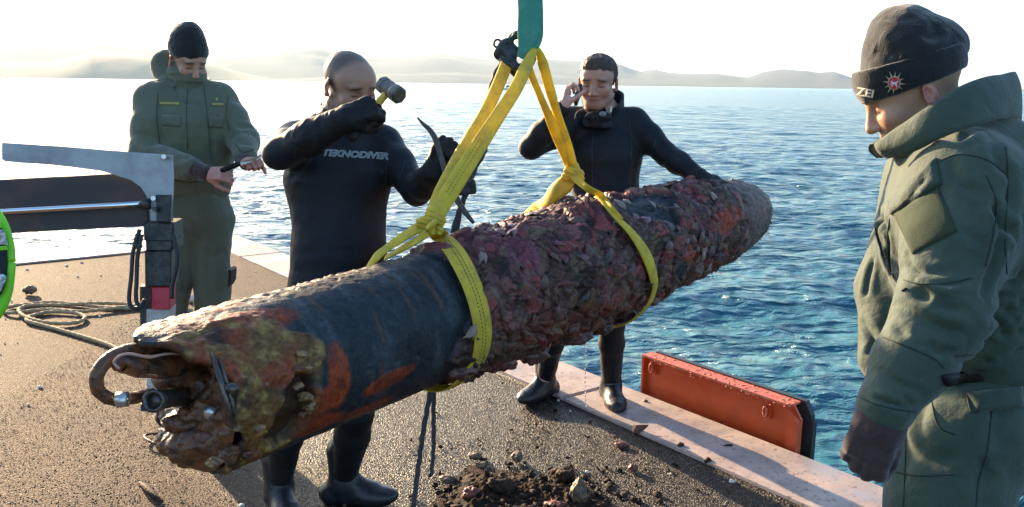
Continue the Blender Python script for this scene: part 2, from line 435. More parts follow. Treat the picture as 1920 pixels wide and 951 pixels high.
# ---- loose grit lying on the asphalt
def rock(n=1, seed=0, flat=.7):
    import bmesh
    bm = bmesh.new(); bmesh.ops.create_icosphere(bm, subdivisions=n, radius=1)
    V = np.array([v.co for v in bm.verts]); F_ = [[v.index for v in f.verts] for f in bm.faces]; bm.free()
    V = V * (1 + .35 * vnoise(V * 1.3 + seed * 9.1, seed))[:, None] * (1 + .12 * vnoise(V * 3.1 + seed, seed + 2))[:, None]
    V = V * A(1, .8 + .3 * random.random(), flat); return V, np.array(F_)
def scatter_rocks(pos, size, seed=0, sub=0, flat=.7):
    base = [rock(sub + 1, seed + k, flat) if sub else rock(1, seed + k, flat) for k in range(5)]
    Vs, Fs, n0 = [], [], 0; r = np.random.default_rng(seed)
    for p, s_ in zip(pos, size):
        V_, F_ = base[r.integers(5)]; a = r.random() * 6.28; c_, s2 = math.cos(a), math.sin(a)
        W_ = (V_ @ np.array([[c_, s2, 0], [-s2, c_, 0], [0, 0, 1]])) * s_ + p; Vs.append(W_); Fs.append(F_ + n0); n0 += len(V_)
    return np.vstack(Vs), np.vstack(Fs)
m_grit = pmat('grit', (.10, .075, .055), .7, (.26, .20, .14), 60, (.35, .6), bump=0)
def octas(pos, size, seed):
    r = np.random.default_rng(seed); n = len(pos)
    B = A(1, 0, 0, -1, 0, 0, 0, 1, 0, 0, -1, 0, 0, 0, .7, 0, 0, -.4).reshape(6, 3)
    V = B[None] * (size[:, None, None] * (.7 + .6 * r.random((n, 6, 1)))); a = r.random(n) * 6.28; c_, s2 = np.cos(a), np.sin(a)
    X = V[..., 0] * c_[:, None] - V[..., 1] * s2[:, None]; Y = V[..., 0] * s2[:, None] + V[..., 1] * c_[:, None]
    V = np.stack([X, Y, V[..., 2]], -1) + pos[:, None]
    F0 = np.array([(0, 2, 4), (2, 1, 4), (1, 3, 4), (3, 0, 4), (2, 0, 5), (1, 2, 5), (3, 1, 5), (0, 3, 5)])
    return V.reshape(-1, 3), (F0[None] + 6 * np.arange(n)[:, None, None]).reshape(-1, 3)
N_ = 52000
pts = np.column_stack([-2.6 + 4.6 * rng.random(N_), 2.5 + 3.6 * rng.random(N_) ** 1.25, np.zeros(N_)])
tt = (pts - K0) @ QB; ss = (pts - K0) @ QA; pts = pts[(tt > .42) & (ss > .42)]
V, Fo = octas(pts + A(0, 0, .0), .0020 + .0028 * rng.random(len(pts)) ** 2, 3)
link('loose_grit', mk_mesh('loose_grit', V, Fo, False), m_grit, kind='stuff', label='fine loose grit scattered over the brown asphalt of the quay', category='grit')
pale = pmat('shell_grit', (.55, .48, .38), .7, (.75, .7, .6), 40, bump=0)
N_ = 170; s_ = .42 + 6.5 * rng.random(N_); t_ = .42 + 5 * rng.random(N_) ** 1.6
pts = np.array([Q(a, b, .002) for a, b in zip(s_, t_)])
V, Fo = scatter_rocks(pts, .004 + .013 * rng.random(N_) ** 3, 5)
link('shell_crumbs', mk_mesh('shell_crumbs', V, Fo, False), pale, kind='stuff', label='small pale shell crumbs strewn over the quay asphalt', category='debris')

# ---- concrete coping slabs round the quay edge
m_cop, nt, pb = newmat('coping_concrete'); v = objco(nt)
c = _mix(nt, _ramp(nt, _noise(nt, 5, 6, .65, v), .35, .68), (.46, .36, .31), (.28, .22, .20))
c = _mix(nt, _ramp(nt, _noise(nt, 38, 5, .7, v), .56, .66), c, (.13, .10, .09))
c = _mix(nt, _ramp(nt, _noise(nt, 2.2, 5, .6, v, dist=.6), .56, .66), c, (.30, .28, .28))
nt.links.new(c, pb.inputs['Base Color']); nt.links.new(_mix(nt, _ramp(nt, _noise(nt, 2.2, 5, .6, v, dist=.6), .5, .62), .75, .35, 'FLOAT'), pb.inputs['Roughness'])
nt.links.new(_bump(nt, _noise(nt, 90, 6, .7, v), .5, .004), pb.inputs['Normal'])
cop = link('quay_coping', None, None, None, kind='structure')
cop.empty_display_size = .1
cuts = [1.15 + 2.3 * k for k in range(-1, 16)]; cuts[0] = 0.0
def slab(s0, s1, t0, t1):
    top, g_ = .012, .008
    pts = [Q(s0 + g_, t0), Q(s1 - g_, t0), Q(s1 - g_, t1), Q(s0 + g_, t1)]
    V_, F_ = bevel_prism([p + A(0, 0, -.3) for p in pts], A(0, 0, .3 + top), .012)
    return V_, F_
for k in range(len(cuts) - 1):
    V_, F_ = slab(cuts[k], cuts[k + 1], 0, .398); part('slab', V_, F_, m_cop, cop, smooth=False)
for k in range(9):
    V_, F_ = slab(-.0 + 0, .398, .406 + 2.3 * k, .406 + 2.3 * (k + 1) - .008); part('slab', V_, F_, m_cop, cop, smooth=False)
m_wall = pmat('quay_wall_concrete', (.16, .14, .12), .8, (.07, .075, .06), 3, bump=.5, bsc=25, bd=.02)
V_, F_ = prism([Q(.03, .03), Q(36, .03), Q(36, 20), Q(.03, 20)], A(0, 0, -4)); V_[:, 2] -= .3
link('quay_wall', mk_mesh('quay_wall', V_, F_, False), m_wall, kind='structure')
# mortar filling under slabs
V_, F_ = prism([Q(.02, .02), Q(36, .02), Q(36, .42), Q(.42, .42), Q(.42, 20), Q(.02, 20)], A(0, 0, -.29)); V_[:, 2] -= .006
link('quay_edge_bed', mk_mesh('quay_edge_bed', V_, F_, False), m_wall, kind='structure')

# ---- sea
WZ = -1.35
m_sea, nt, pb = newmat('sea_water'); v = objco(nt)
pb.inputs['Base Color'].default_value = (.022, .12, .16, 1); pb.inputs['Roughness'].default_value = .16; pb.inputs['IOR'].default_value = 1.333
mp = nt.nodes.new('ShaderNodeMapping'); nt.links.new(v, mp.inputs[0]); mp.inputs['Scale'].default_value = (.55, 1, 1)
b1 = _bump(nt, _noise(nt, 9, 4, .6, mp.outputs[0], dist=.4), .6, .03)
b2 = _bump(nt, _noise(nt, 2.4, 5, .62, mp.outputs[0], dist=.5), 1.0, .26, b1)
b3 = _bump(nt, _noise(nt, .5, 4, .65, mp.outputs[0]), 1.0, 1.2, b2)
nt.links.new(b3, pb.inputs['Normal'])
az = np.concatenate([np.linspace(-180, -48, 40)[:-1], np.linspace(-48, -36, 60)[:-1], np.linspace(-36, 36, 620), np.linspace(36, 48, 60)[1:], np.linspace(48, 180, 40)[1:]]) * math.pi / 180
rad = np.concatenate([[.5, 1.5, 2.5], 3.2 * 1.0046 ** np.arange(820), 3.2 * 1.0046 ** 820 * 1.12 ** np.arange(1, 42)])
rad = rad[rad < 16000]
RR, AZ = np.meshgrid(rad, az, indexing='ij'); X = RR * np.sin(AZ); Y = RR * np.cos(AZ); Z = np.zeros_like(X); DX = np.zeros_like(X); DY = np.zeros_like(X)
sp = np.gradient(rad)[:, None]; r2 = np.random.default_rng(11)
for k in range(60):
    L = .09 * (13 ** (k / 59.)); th = math.radians(-80 + 46 * r2.standard_normal()); kx, ky = math.cos(th) * 6.283 / L, math.sin(th) * 6.283 / L
    am = .0050 * L ** .92 * (.6 + .8 * r2.random()); fade = np.clip((L / sp - 2.2) / 2.5, 0, 1)
    mod = .6 + .8 * (.5 + .5 * np.sin(X * r2.uniform(-.5, .5) / L + Y * r2.uniform(-.5, .5) / L + r2.random() * 6))
    ph = kx * X + ky * Y + r2.random() * 6.283; s_ = np.sin(ph)
    Z += fade * am * mod * s_; DX -= .75 * fade * am * mod * math.cos(th) * np.cos(ph) * -1; DY -= .75 * fade * am * mod * math.sin(th) * np.cos(ph) * -1
for k in range(34):
    L = 1.2 * (6 ** (k / 33.)); th = math.radians(-80 + 38 * r2.standard_normal()); kx, ky = math.cos(th) * 6.283 / L, math.sin(th) * 6.283 / L
    fade = np.clip((L / sp - 2.0) / 2.0, 0, 1); mod = .4 + .9 * (.5 + .5 * np.sin(X * r2.uniform(-.4, .4) / L + Y * r2.uniform(-.4, .4) / L + r2.random() * 6)); Z += fade * .0022 * L * mod * np.sin(kx * X + ky * Y + r2.random() * 6.283)
V = np.column_stack([(X + DX).ravel(), (Y + DY).ravel(), (WZ + Z).ravel()]); nr, na = X.shape
i = np.arange(nr - 1)[:, None] * na; j = np.arange(na - 1)[None]
Fq = np.stack([i + j, i + na + j, i + na + j + 1, i + j + 1], -1).reshape(-1, 4)[:, ::-1]
link('sea', mk_mesh('sea', V, Fq[:, ::-1]), m_sea, kind='structure')

# ---- hills across the bay (far ridge and a nearer headland)
m_hill = pmat('hill_scrub', (.022, .035, .030), .95, (.05, .055, .045), .004, (.4, .65), bump=0)
def ridge(name, keys, Rm, depth, seed, nx=420, ny=22, rough=.05):
    """keys: (direction px, crest height in px above the waterline); Rm = distance of the crest"""
    xs = np.linspace(keys[0][0], keys[-1][0], nx); hp = np.interp(xs, [k[0] for k in keys], [k[1] for k in keys])
    V_ = []
    for jy in range(ny):
        f = jy / (ny - 1); prof = math.sin(min(f / .62, 1) * math.pi / 2) ** 1.1 if f < .62 else math.cos((f - .62) / .38 * math.pi / 2) ** .8
        R_ = Rm + depth * (f - .62)
        for x_, h_ in zip(xs, hp):
            dx = (x_ - 960) / FPX; d_ = nrm(A(dx, math.cos(PITCH) + .02, 0)); V_.append((d_[0] * R_, d_[1] * R_, prof * h_ / FPX * Rm * 1.02))
    V_ = np.array(V_); nz = fbm(V_ * A(1, 1, 0) / 420., 5, seed, .55, True); V_[:, 2] = V_[:, 2] * (1 + rough * 2.2 * nz) + 2 * nz * (V_[:, 2] > 2)
    V_[:, 2] = np.maximum(V_[:, 2], -.5) + WZ; V_[:nx, 2] = WZ - 3
    i = np.arange(ny - 1)[:, None] * nx; j = np.arange(nx - 1)[None]
    F_ = np.stack([i + j, i + j + 1, i + nx + j + 1, i + nx + j], -1).reshape(-1, 4)
    return link(name, mk_mesh(name, V_, F_), m_hill, kind='structure')
ridge('hills', [(-2600, 30), (-1600, 55), (-900, 20), (-400, 48), (-120, 60), (0, 58), (90, 62), (180, 60), (270, 55), (330, 46), (420, 50), (500, 52), (590, 58), (650, 46), (720, 44), (830, 48), (900, 40), (960, 44), (1060, 40), (1150, 36), (1190, 22), (1215, 28), (1240, 22), (1310, 20), (1330, 22), (1390, 16), (1420, 26), (1440, 29), (1500, 28), (1520, 24), (1545, 27), (1570, 20), (1600, 12), (1700, 5), (1900, 2), (2300, 10), (2900, 20)], 7000, 3200, 3)
ridge('headland', [(-700, 30), (-300, 40), (-60, 30), (20, 22), (110, 24), (180, 40), (240, 38), (300, 36), (370, 30), (420, 20), (470, 10), (515, 1.5)], 4200, 900, 9, 240)
ridge('coastal_hills', [(500, 4), (620, 14), (760, 17), (860, 20), (940, 16), (1010, 20), (1080, 14), (1180, 11), (1260, 9), (1330, 7), (1420, 3)], 5600, 1100, 21, 240)
# far villages: specks on the coastal slopes, a mass nobody could count
m_house = pmat('far_house_walls', (.75, .70, .62), .8, (.5, .35, .28), .03, bump=0)
mb = MB(); r3 = np.random.default_rng(5)
for k in range(330):
    x_ = r3.choice([r3.normal(560, 40), r3.normal(640, 60), r3.normal(870, 40), r3.normal(1235, 50), r3.normal(10, 30), r3.normal(760, 60)])
    R_ = 5150 + 350 * r3.random(); dx = (x_ - 960) / FPX; d_ = nrm(A(dx, math.cos(PITCH), 0)); z_ = (R_ - 5080) * .06 * r3.random() + 4
    w_ = 5 + 9 * r3.random(); mb.add(*box(A(d_[0] * R_, d_[1] * R_, z_ + WZ), A(w_, 0, 0), A(0, w_ * .7, 0), A(0, 0, 3 + 4 * r3.random())))
V_, F_ = mb.out(); link('far_village', mk_mesh('far_village', V_, F_, False), m_house, kind='stuff', label='pale specks of far houses along the foot of the hills', category='village')

# ---- distant white boat seen beside the slings
bx_ = G(955, 168, WZ); m_bw = pmat('boat_white', (.8, .8, .78), .4, bump=0); m_bg = pmat('boat_windows', (.05, .07, .09), .2, bump=0)
d_ = nrm(A(bx_[0], bx_[1], 0)); bc = A(d_[0] * 420, d_[1] * 420, WZ)
bt = empty('motor_yacht', bc, 'tiny white boat far out on the bay between the yellow slings', 'boat')
Vh = []; sec = [(-3.2, 0.75, .9), (-1.6, 1.2, .85), (0, 1.35, .9), (1.6, 1.1, 1.05), (2.9, .45, 1.2), (3.4, .05, 1.3)]
for (xx, w_, h_) in sec: Vh += [(xx, -w_, h_), (xx, -w_ * .6, -.25), (xx, 0, -.4), (xx, w_ * .6, -.25), (xx, w_, h_)]
Vh = np.array(Vh); Fh = []
for a in range(5):
    for b_ in range(4): Fh.append((a * 5 + b_, a * 5 + b_ + 1, a * 5 + 5 + b_ + 1, a * 5 + 5 + b_))
    Fh.append((a * 5 + 4, a * 5, a * 5 + 5, a * 5 + 9))
Fh.append((0, 1, 2, 3, 4)); part('hull', Vh * 1.0 + bc, Fh, m_bw, bt, smooth=False)
V_, F_ = prism([bc + A(-1.8, -.8, .9), bc + A(1.5, -.8, 1.0), bc + A(.8, -.8, 2.3), bc + A(-1.5, -.8, 2.3)], A(0, 1.6, 0)); part('cabin', V_, F_, m_bw, bt, smooth=False)
V_, F_ = box(bc + A(-.2, 0, 1.75), A(1.2, 0, 0), A(0, .83, 0), A(0, 0, .25)); part('window', V_, F_, m_bg, bt, smooth=False)
V_, F_ = tube([bc + A(-.6, 0, 2.2), bc + A(-.7, 0, 4.6)], .07, 6, 2); part('mast', V_, F_, m_bw, bt)
# ================================================================== TORPEDO
TA, TB = P(372, 742, 2.25), P(1421, 388, 4.6)
E1 = nrm(TB - TA); TL = np.linalg.norm(TB - TA)
E2 = nrm(A(0, 0, 1) - E1 * E1[2]); E3 = np.cross(E1, E2)       # E3 must face the camera side
if E3 @ (CAM - TA) < 0: E3 = -E3
def rbase(t):
    """hull radius along the axis (t in metres from the broken end)"""
    xs = [-.2, 0, .5, .95, 1.0, 1.25, 1.6, 1.95, 2.2, 2.45, 2.65, 2.8, 2.92, 3.02, 3.10, 3.16, TL]
    rs = [.207, .207, .207, .207, .214, .226, .228, .228, .217, .208, .198, .188, .172, .150, .118, .075, .006]
    return np.interp(t, xs, rs)
def tp(t, th, r):
    t, th, r = np.broadcast_arrays(np.asarray(t, float), np.asarray(th, float), np.asarray(r, float))
    return TA + t[..., None] * E1 + r[..., None] * (np.cos(th)[..., None] * E2 + np.sin(th)[..., None] * E3)
def on_torp(px, py, off=0.0):
    """(t, theta) of the hull point seen at a photo position; off-silhouette positions slide to the rim"""
    d = nrm(ray(px, py)); best = None
    for s in np.arange(1.6, 6, .004):
        q = CAM + d * s - TA; t = q @ E1; w = q - t * E1; r = np.linalg.norm(w)
        g = r - rbase(t) - off
        if best is None or g < best[0]: best = (g, t, math.atan2(w @ E3, w @ E2))
        if g < 0: break
    return best[1], best[2]
nt_, nth = 700, 300
tv = np.linspace(0, 1, nt_)
tv = TL * (1 - (1 - tv) ** 1.12)
th = np.linspace(0, 2 * math.pi, nth, endpoint=False)
TT, TH = np.meshgrid(tv, th, indexing='ij')
# ragged broken end: the start of the hull differs round the rim
def rim_t(a):
    a = np.asarray(a); u_ = np.column_stack([np.cos(a) * 1.6, np.sin(a) * 1.6, 0 * a])
    return -.03 + .05 * np.exp(-((np.angle(np.exp(1j * (a - 3.0)))) / .6) ** 2) - .13 * np.exp(-((np.angle(np.exp(1j * (a - .15)))) / .45) ** 2) + .045 * fbm(u_ * 1.8, 2, 77) + .006 * vnoise(u_ * 9, 3)
rt = rim_t(TH.ravel()).reshape(TH.shape); lead = np.clip(1 - TT / .30, 0, 1) ** 1.3; TT2 = TT + rt * lead
base = tp(TT2, TH, rbase(TT2)); pf = base.reshape(-1, 3)
# region weights, located on the hull surface
S_ = np.column_stack([TT2.ravel(), TH.ravel()]); ang = lambda a: np.angle(np.exp(1j * a))
warp = A(0, 0, 0) + .5 * np.column_stack([fbm(pf * 9, 4, 41), fbm(pf * 9 + 50, 4, 42), 0 * pf[:, 0]])
def blob(px, py, rt_, ra, soft=.35, rot=0.0):
    t0, a0 = on_torp(px, py); x = (S_[:, 0] - t0); y = ang(S_[:, 1] - a0) * .21
    x, y = x * math.cos(rot) + y * math.sin(rot), -x * math.sin(rot) + y * math.cos(rot)
    d = np.sqrt((x / rt_ + warp[:, 0] * .9) ** 2 + (y / ra + warp[:, 1] * .9) ** 2)
    return np.clip((1 - d) / soft + .5, 0, 1)
tcr = on_torp(848, 520)[0] + .03 + .06 * fbm(np.column_stack([np.cos(S_[:, 1]), np.sin(S_[:, 1]), 0 * S_[:, 1]]) * 2.3, 3, 8) - .16 * np.clip((np.abs(ang(S_[:, 1] - 1.9)) < .7) * 1., 0, 1) * np.clip(1 - np.abs(ang(S_[:, 1] - 1.9)) / .7, 0, 1)
crust = np.clip((S_[:, 0] - tcr) / .02, 0, 1)
och = np.clip(blob(455, 700, .18, .19) + .8 * blob(530, 650, .06, .05) + blob(440, 760, .15, .14) + .8 * blob(565, 660, .06, .05) + blob(430, 830, .22, .12) + blob(575, 752, .05, .035), 0, 1)
och = och * np.clip((.42 - S_[:, 0]) / .06, 0, 1)
backc = np.clip((np.abs(ang(S_[:, 1] + 1.6)) < 1.1) * 1.0, 0, 1)      # unseen side keeps thinner patches
red = np.clip(blob(475, 605, .13, .05, rot=.1) + blob(635, 712, .035, .085) + .9 * blob(610, 752, .06, .04) + blob(728, 712, .085, .026, rot=-.15) + .8 * blob(560, 775, .08, .04) + blob(420, 577, .05, .03) + .8 * blob(590, 800, .10, .035) + .7 * blob(690, 765, .10, .025) + .8 * blob(350, 610, .06, .03), 0, 1)
topgrey = blob(395, 590, .12, .10)
tar = np.clip(blob(1205, 388, .20, .065) + blob(1245, 408, .06, .07) + .7 * blob(1345, 450, .03, .05) + .6 * blob(1275, 505, .05, .04), 0, 1)
pink = np.clip(blob(960, 470, .10, .10) + blob(1130, 400, .10, .06) * .6 + .8 * blob(900, 455, .06, .04), 0, 1)
ored = np.clip(blob(1355, 415, .14, .05) + .9 * blob(1300, 470, .10, .06) + .6 * blob(1090, 590, .2, .05) + .6 * blob(1150, 605, .05, .04), 0, 1)
nose = np.clip((S_[:, 0] - 2.55) / .25, 0, 1)
hole = np.clip(blob(552, 762, .045, .085, .25, rot=.5) + .9 * blob(530, 800, .05, .05, .3), 0, 1)
# relief
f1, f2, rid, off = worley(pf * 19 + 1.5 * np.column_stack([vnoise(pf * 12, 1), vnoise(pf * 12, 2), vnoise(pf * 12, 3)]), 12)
f1b, f2b, ridb, offb = worley(pf * 55, 15)
crusty = np.clip(crust * (1 - .78 * nose), 0, 1) * (1 - .8 * tar)
shing = (rid - .35) * .022 * (.4 + 1.2 * (.5 + .5 * fbm(pf * 3.2, 2, 300))) + (off @ nrm(E1 + .4 * E2)) * .013 - .006 * np.clip(1 - (f2 - f1) * 7, 0, 1)
lump = .028 * fbm(pf * 6.5, 3, 51) + .006 * fbm(pf * 20, 3, 52, .55, True) + .003 * (ridb - .5) - .003 * np.clip(1 - (f2b - f1b) * 5, 0, 1)
dsp = crusty * (.010 + shing + lump)
bigl = .014 * np.exp(-((S_[:, 0] - on_torp(1080, 365)[0]) / .11) ** 2) * np.exp(-(ang(S_[:, 1] - .05) / .5) ** 2)
dsp += crust * bigl
dsp += (1 - crust) * (.0022 * fbm(pf * 9, 3, 60) + .0012 * np.clip(fbm(pf * 40, 3, 260) - .1, 0, 1) * 2 - .0025 * np.clip((vnoise(pf * 34, 61) - .62) * 6, 0, 1) * 1.0)
topd = np.clip(1 - np.abs(ang(S_[:, 1] + .25)) / .55, 0, 1) * (1 - crust)          # grit lying along the upper side
dsp += topd * np.clip(fbm(pf * 55, 3, 63) + .15, 0, 1) * .009
dsp += och * (.006 + .011 * fbm(pf * 26, 4, 64, .6, True) + .006 * np.clip(fbm(pf * 12, 3, 66), -1, 1))
dsp -= hole * .05
dsp += red * .001 - .0015 * np.clip(fbm(pf * 20, 3, 65) - .1, 0, 1) * red
R2 = rbase(TT2) + dsp.reshape(TT.shape)
R2 = R2 - .02 * np.clip(1 - TT / .02, 0, 1) * 0
V = tp(TT2, TH, np.maximum(R2, .002)).reshape(-1, 3)
# inward lip so that the plating has thickness, then the inner wall
inner = []
for dt, dr in ((.0, -.012), (.03, -.018), (.12, -.022), (.22, -.03)):
    a = th; inner.append(tp(rim_t(a) + dt, a, .207 + dr + .006 * vnoise(np.column_stack([np.cos(a), np.sin(a), 0 * a]) * 6 + dt * 9, 70)))
V = np.vstack([V] + inner)
i = np.arange(nt_ - 1)[:, None] * nth; j = np.arange(nth)[None]
Fq = np.stack([i + j, i + (j + 1) % nth, i + nth + (j + 1) % nth, i + nth + j], -1).reshape(-1, 4)
b0 = nt_ * nth; rows = [0] + [b0 + k * nth for k in range(4)]
for a, b_ in zip(rows[:-1], rows[1:]):
    jj = np.arange(nth); Fq = np.vstack([Fq, np.column_stack([b_ + jj, b_ + (jj + 1) % nth, a + (jj + 1) % nth, a + jj])])
# orientation outward check
n0 = np.cross(V[Fq[5000, 1]] - V[Fq[5000, 0]], V[Fq[5000, 3]] - V[Fq[5000, 0]])
ax0 = V[Fq[5000, 0]] - TA; ax0 = ax0 - E1 * (ax0 @ E1)
if n0 @ ax0 < 0: Fq = Fq[:, ::-1]
def lerp(a, b, t): return a + (b - a) * np.clip(t, 0, 1)[:, None]
nz = lambda s, seed, o=4: .5 + .5 * fbm(pf * s, o, seed)
C = np.tile(A(.015, .028, .037), (len(pf), 1))
C = lerp(C, A(.010, .014, .020), (nz(7, 90) - .45) * 4)
C = lerp(C, A(.038, .058, .070), (nz(16, 91) - .55) * 3.2)
dr_ = np.column_stack([S_[:, 0] * 26, ang(S_[:, 1]) * 1.1, 0 * S_[:, 1]]); C = lerp(C, A(.075, .095, .105), (fbm(dr_, 4, 201) - .18) * 2.2 * (1 - crust)); C = lerp(C, A(.11, .055, .025), (fbm(dr_ * 1.7 + 9, 3, 202) - .34) * 3.2 * (1 - crust)); C = lerp(C, A(.07, .06, .05), topd * 1.2 * (nz(40, 92) > .5))
C = lerp(C, A(.09, .085, .08), topgrey * .8)
C = lerp(C, A(.38, .065, .018), red); C = lerp(C, A(.14, .025, .014), red * (nz(24, 93) - .42) * 4)
oc = lerp(np.tile(A(.19, .088, .025), (len(pf), 1)), A(.055, .025, .013), (nz(22, 94) - .45) * 6); oc = lerp(oc, A(.38, .24, .07), (nz(45, 95) - .50) * 6); oc = lerp(oc, A(.30, .065, .022), (nz(12, 96) - .5) * 6)
C = lerp(C, A(0, 0, 0), och * 0) * (1 - och[:, None]) + oc * och[:, None]
cc = lerp(np.tile(A(.135, .044, .046), (len(pf), 1)), A(.040, .020, .016), (nz(13, 97) - .42) * 5)
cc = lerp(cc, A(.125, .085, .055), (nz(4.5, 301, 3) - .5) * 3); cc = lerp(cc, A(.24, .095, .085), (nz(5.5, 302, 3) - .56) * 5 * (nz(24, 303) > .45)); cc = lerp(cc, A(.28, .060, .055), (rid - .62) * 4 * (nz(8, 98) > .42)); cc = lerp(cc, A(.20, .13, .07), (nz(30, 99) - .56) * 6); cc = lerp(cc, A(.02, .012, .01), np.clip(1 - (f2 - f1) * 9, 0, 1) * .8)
cc = lerp(cc, A(.24, .17, .13), (ridb > .94) * .6 * (nz(60, 89) > .45)); cc = lerp(cc, A(.22, .06, .09), pink * (nz(18, 88) - .3) * 2.2); cc = lerp(cc, A(.40, .075, .035), ored * (nz(15, 87) - .32) * 2.6)
cc = lerp(cc, A(.20, .145, .13), nose * (.55 + .9 * (nz(20, 86) - .5))); cc = lerp(cc, A(.008, .012, .018), tar * 1.6)
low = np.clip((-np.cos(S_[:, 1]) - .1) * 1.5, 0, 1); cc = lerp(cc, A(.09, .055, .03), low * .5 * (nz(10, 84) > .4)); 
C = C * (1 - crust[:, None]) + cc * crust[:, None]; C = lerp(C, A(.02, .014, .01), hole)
C = np.vstack([C, np.tile(A(.07, .035, .02), (4 * nth, 1))])
m_hull, nt, pb = newmat('torpedo_hull'); v = objco(nt)
at = nt.nodes.new('ShaderNodeAttribute'); at.attribute_name = 'tint'
mx = nt.nodes.new('ShaderNodeMix'); mx.data_type = 'RGBA'; mx.blend_type = 'MULTIPLY'; mx.inputs[0].default_value = 1
nt.links.new(at.outputs['Color'], mx.inputs[6]); nt.links.new(_mix(nt, _ramp(nt, _noise(nt, 90, 5, .7, v), .3, .7), (.35, .35, .35), (1.15, 1.15, 1.15)), mx.inputs[7]); nt.links.new(mx.outputs[2], pb.inputs['Base Color'])
nt.links.new(_mix(nt, _ramp(nt, _noise(nt, 34, 5, .65, v), .35, .65), .38, .7, 'FLOAT'), pb.inputs['Roughness'])
pb.inputs['Specular IOR Level'].default_value = .28; pb.inputs['Coat Weight'].default_value = .05; pb.inputs['Coat Roughness'].default_value = .2
nt.links.new(_bump(nt, _noise(nt, 260, 3, .6, v), .6, .002, _bump(nt, _noise(nt, 80, 5, .65, v), .6, .005)), pb.inputs['Normal'])
torp = empty('torpedo', TA, 'long corroded torpedo crusted with shells hanging level in two yellow slings', 'torpedo')
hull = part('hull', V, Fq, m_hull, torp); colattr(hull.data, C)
TBVH = bvh(V[:nt_ * nth], Fq[:(nt_ - 1) * nth])
# open inside of the broken end: rusty bulkhead with lumps
m_rust = pmat('rust_inside', (.19, .070, .022), .55, (.040, .020, .011), 26, (.38, .62), bump=.7, bsc=90, bd=.006, bump2=(24, .8, .02), coat=.3)
m_rust2 = pmat('rust_orange', (.15, .045, .018), .5, (.06, .028, .015), 30, (.4, .6), bump=.6, bsc=90, bd=.005, coat=.2)
m_ochre = pmat('ochre_growth', (.30, .18, .06), .5, (.13, .06, .025), 40, (.4, .6), bump=.6, bsc=120, bd=.004, coat=.4)
m_iron = pmat('wet_iron', (.035, .033, .03), .3, (.10, .08, .06), 50, (.45, .6), bump=.4, bsc=120, bd=.003, metal=.3, coat=.4)
na_, nr_ = 120, 50; a = np.linspace(0, 2 * math.pi, na_, endpoint=False); rr = np.linspace(0, 1, nr_)
AA, RRm = np.meshgrid(a, rr, indexing='xy'); rad_ = RRm * .190
q0 = tp(0 * AA, AA, rad_).reshape(-1, 3)
dep = -.025 + .030 * fbm(q0 * 11, 4, 33) + .022 * fbm(q0 * 28, 3, 34, .5, True) - .07 * np.exp(-(((q0 - tp(0, 2.9, .09)) ** 2).sum(1)) / .006) + .07 * np.exp(-(((q0 - tp(0, -.2, .09)) ** 2).sum(1)) / .005)
dep = dep - .03 * np.clip(-np.cos(AA.ravel()), 0, 1) * np.clip(RRm.ravel() * 1.5, 0, 1)
dep = dep * (1 - RRm.ravel() ** 8 * .5)
Vb = q0 + dep[:, None] * E1; i = np.arange(nr_ - 1)[:, None] * na_; j = np.arange(na_)[None]
Fb = np.stack([i + j, i + (j + 1) % na_, i + na_ + (j + 1) % na_, i + na_ + j], -1).reshape(-1, 4)
part('bulkhead', Vb, Fb, m_rust, torp)
# curved hose, wire, pipe stub, bracket
def TP(x, y, d): return P(x, y, d)
V_, F_ = tube([TP(395, 652, 2.36), TP(330, 654, 2.22), TP(262, 654, 2.10), TP(212, 668, 2.04), TP(183, 700, 2.01), TP(184, 733, 2.02), TP(215, 750, 2.05), TP(252, 746, 2.12), TP(285, 738, 2.24)], [.0165, .0165, .0165, .016, .016, .0155, .015, .015, .015], 12, 8)
V_ = V_ + vnoise(V_ * 60, 4)[:, None] * .0016; part('hose', V_, F_, m_rust, torp, label='rusty pipe curling out of the broken end')
V_, F_ = tube([TP(400, 668, 2.36), TP(330, 684, 2.2), TP(270, 688, 2.10), TP(228, 680, 2.05), TP(222, 694, 2.05)], [.030, .030, .028, .022, .008], 12, 8)
V_ = V_ + vnoise(V_ * 35, 14)[:, None] * .005; part('broken_pipe', V_, F_, m_rust, torp)
m_wire = pmat('pale_wire', (.42, .25, .20), .35, bump=0)
V_, F_ = tube([TP(345, 663, 2.12), TP(310, 664, 2.08), TP(280, 670, 2.05), TP(245, 664, 2.02), TP(224, 668, 2.0), TP(214, 680, 2.0), TP(224, 692, 2.0)], .0036, 6, 6); part('wire', V_, F_, m_wire, torp)
V_, F_ = tube([TP(360, 740, 2.28), TP(330, 745, 2.18), TP(290, 752, 2.06)], [.027, .025, .0245], 16, 4); part('pipe_stub', V_, F_, m_iron, torp)
c_ = TP(289, 752, 2.057); ax = nrm(TP(290, 752, 2.06) - TP(330, 745, 2.18)); s1 = nrm(np.cross(ax, A(0, 0, 1))); s2 = np.cross(ax, s1)
m_inner_shade = pmat('opening_shade', (.01, .008, .006), .9, bump=0)  # near-black colour standing in for the shade inside an opening
a = np.linspace(0, 2 * math.pi, 20, endpoint=False)
ringp = lambda r_, o: c_ + ax * o + r_ * (np.cos(a)[:, None] * s1 + np.sin(a)[:, None] * s2)
V_ = np.vstack([ringp(.026, -.004), ringp(.027, .006), ringp(.019, .007), ringp(.018, -.03)]); F_ = [(k * 20 + i_, k * 20 + (i_ + 1) % 20, (k + 1) * 20 + (i_ + 1) % 20, (k + 1) * 20 + i_) for k in range(3) for i_ in range(20)]
part('pipe_collar', V_, F_, m_iron, torp); part('pipe_bore_shade', ringp(.0185, -.004), [list(range(20))], m_inner_shade, torp)  # flat dark disc paints the shade down the pipe mouth
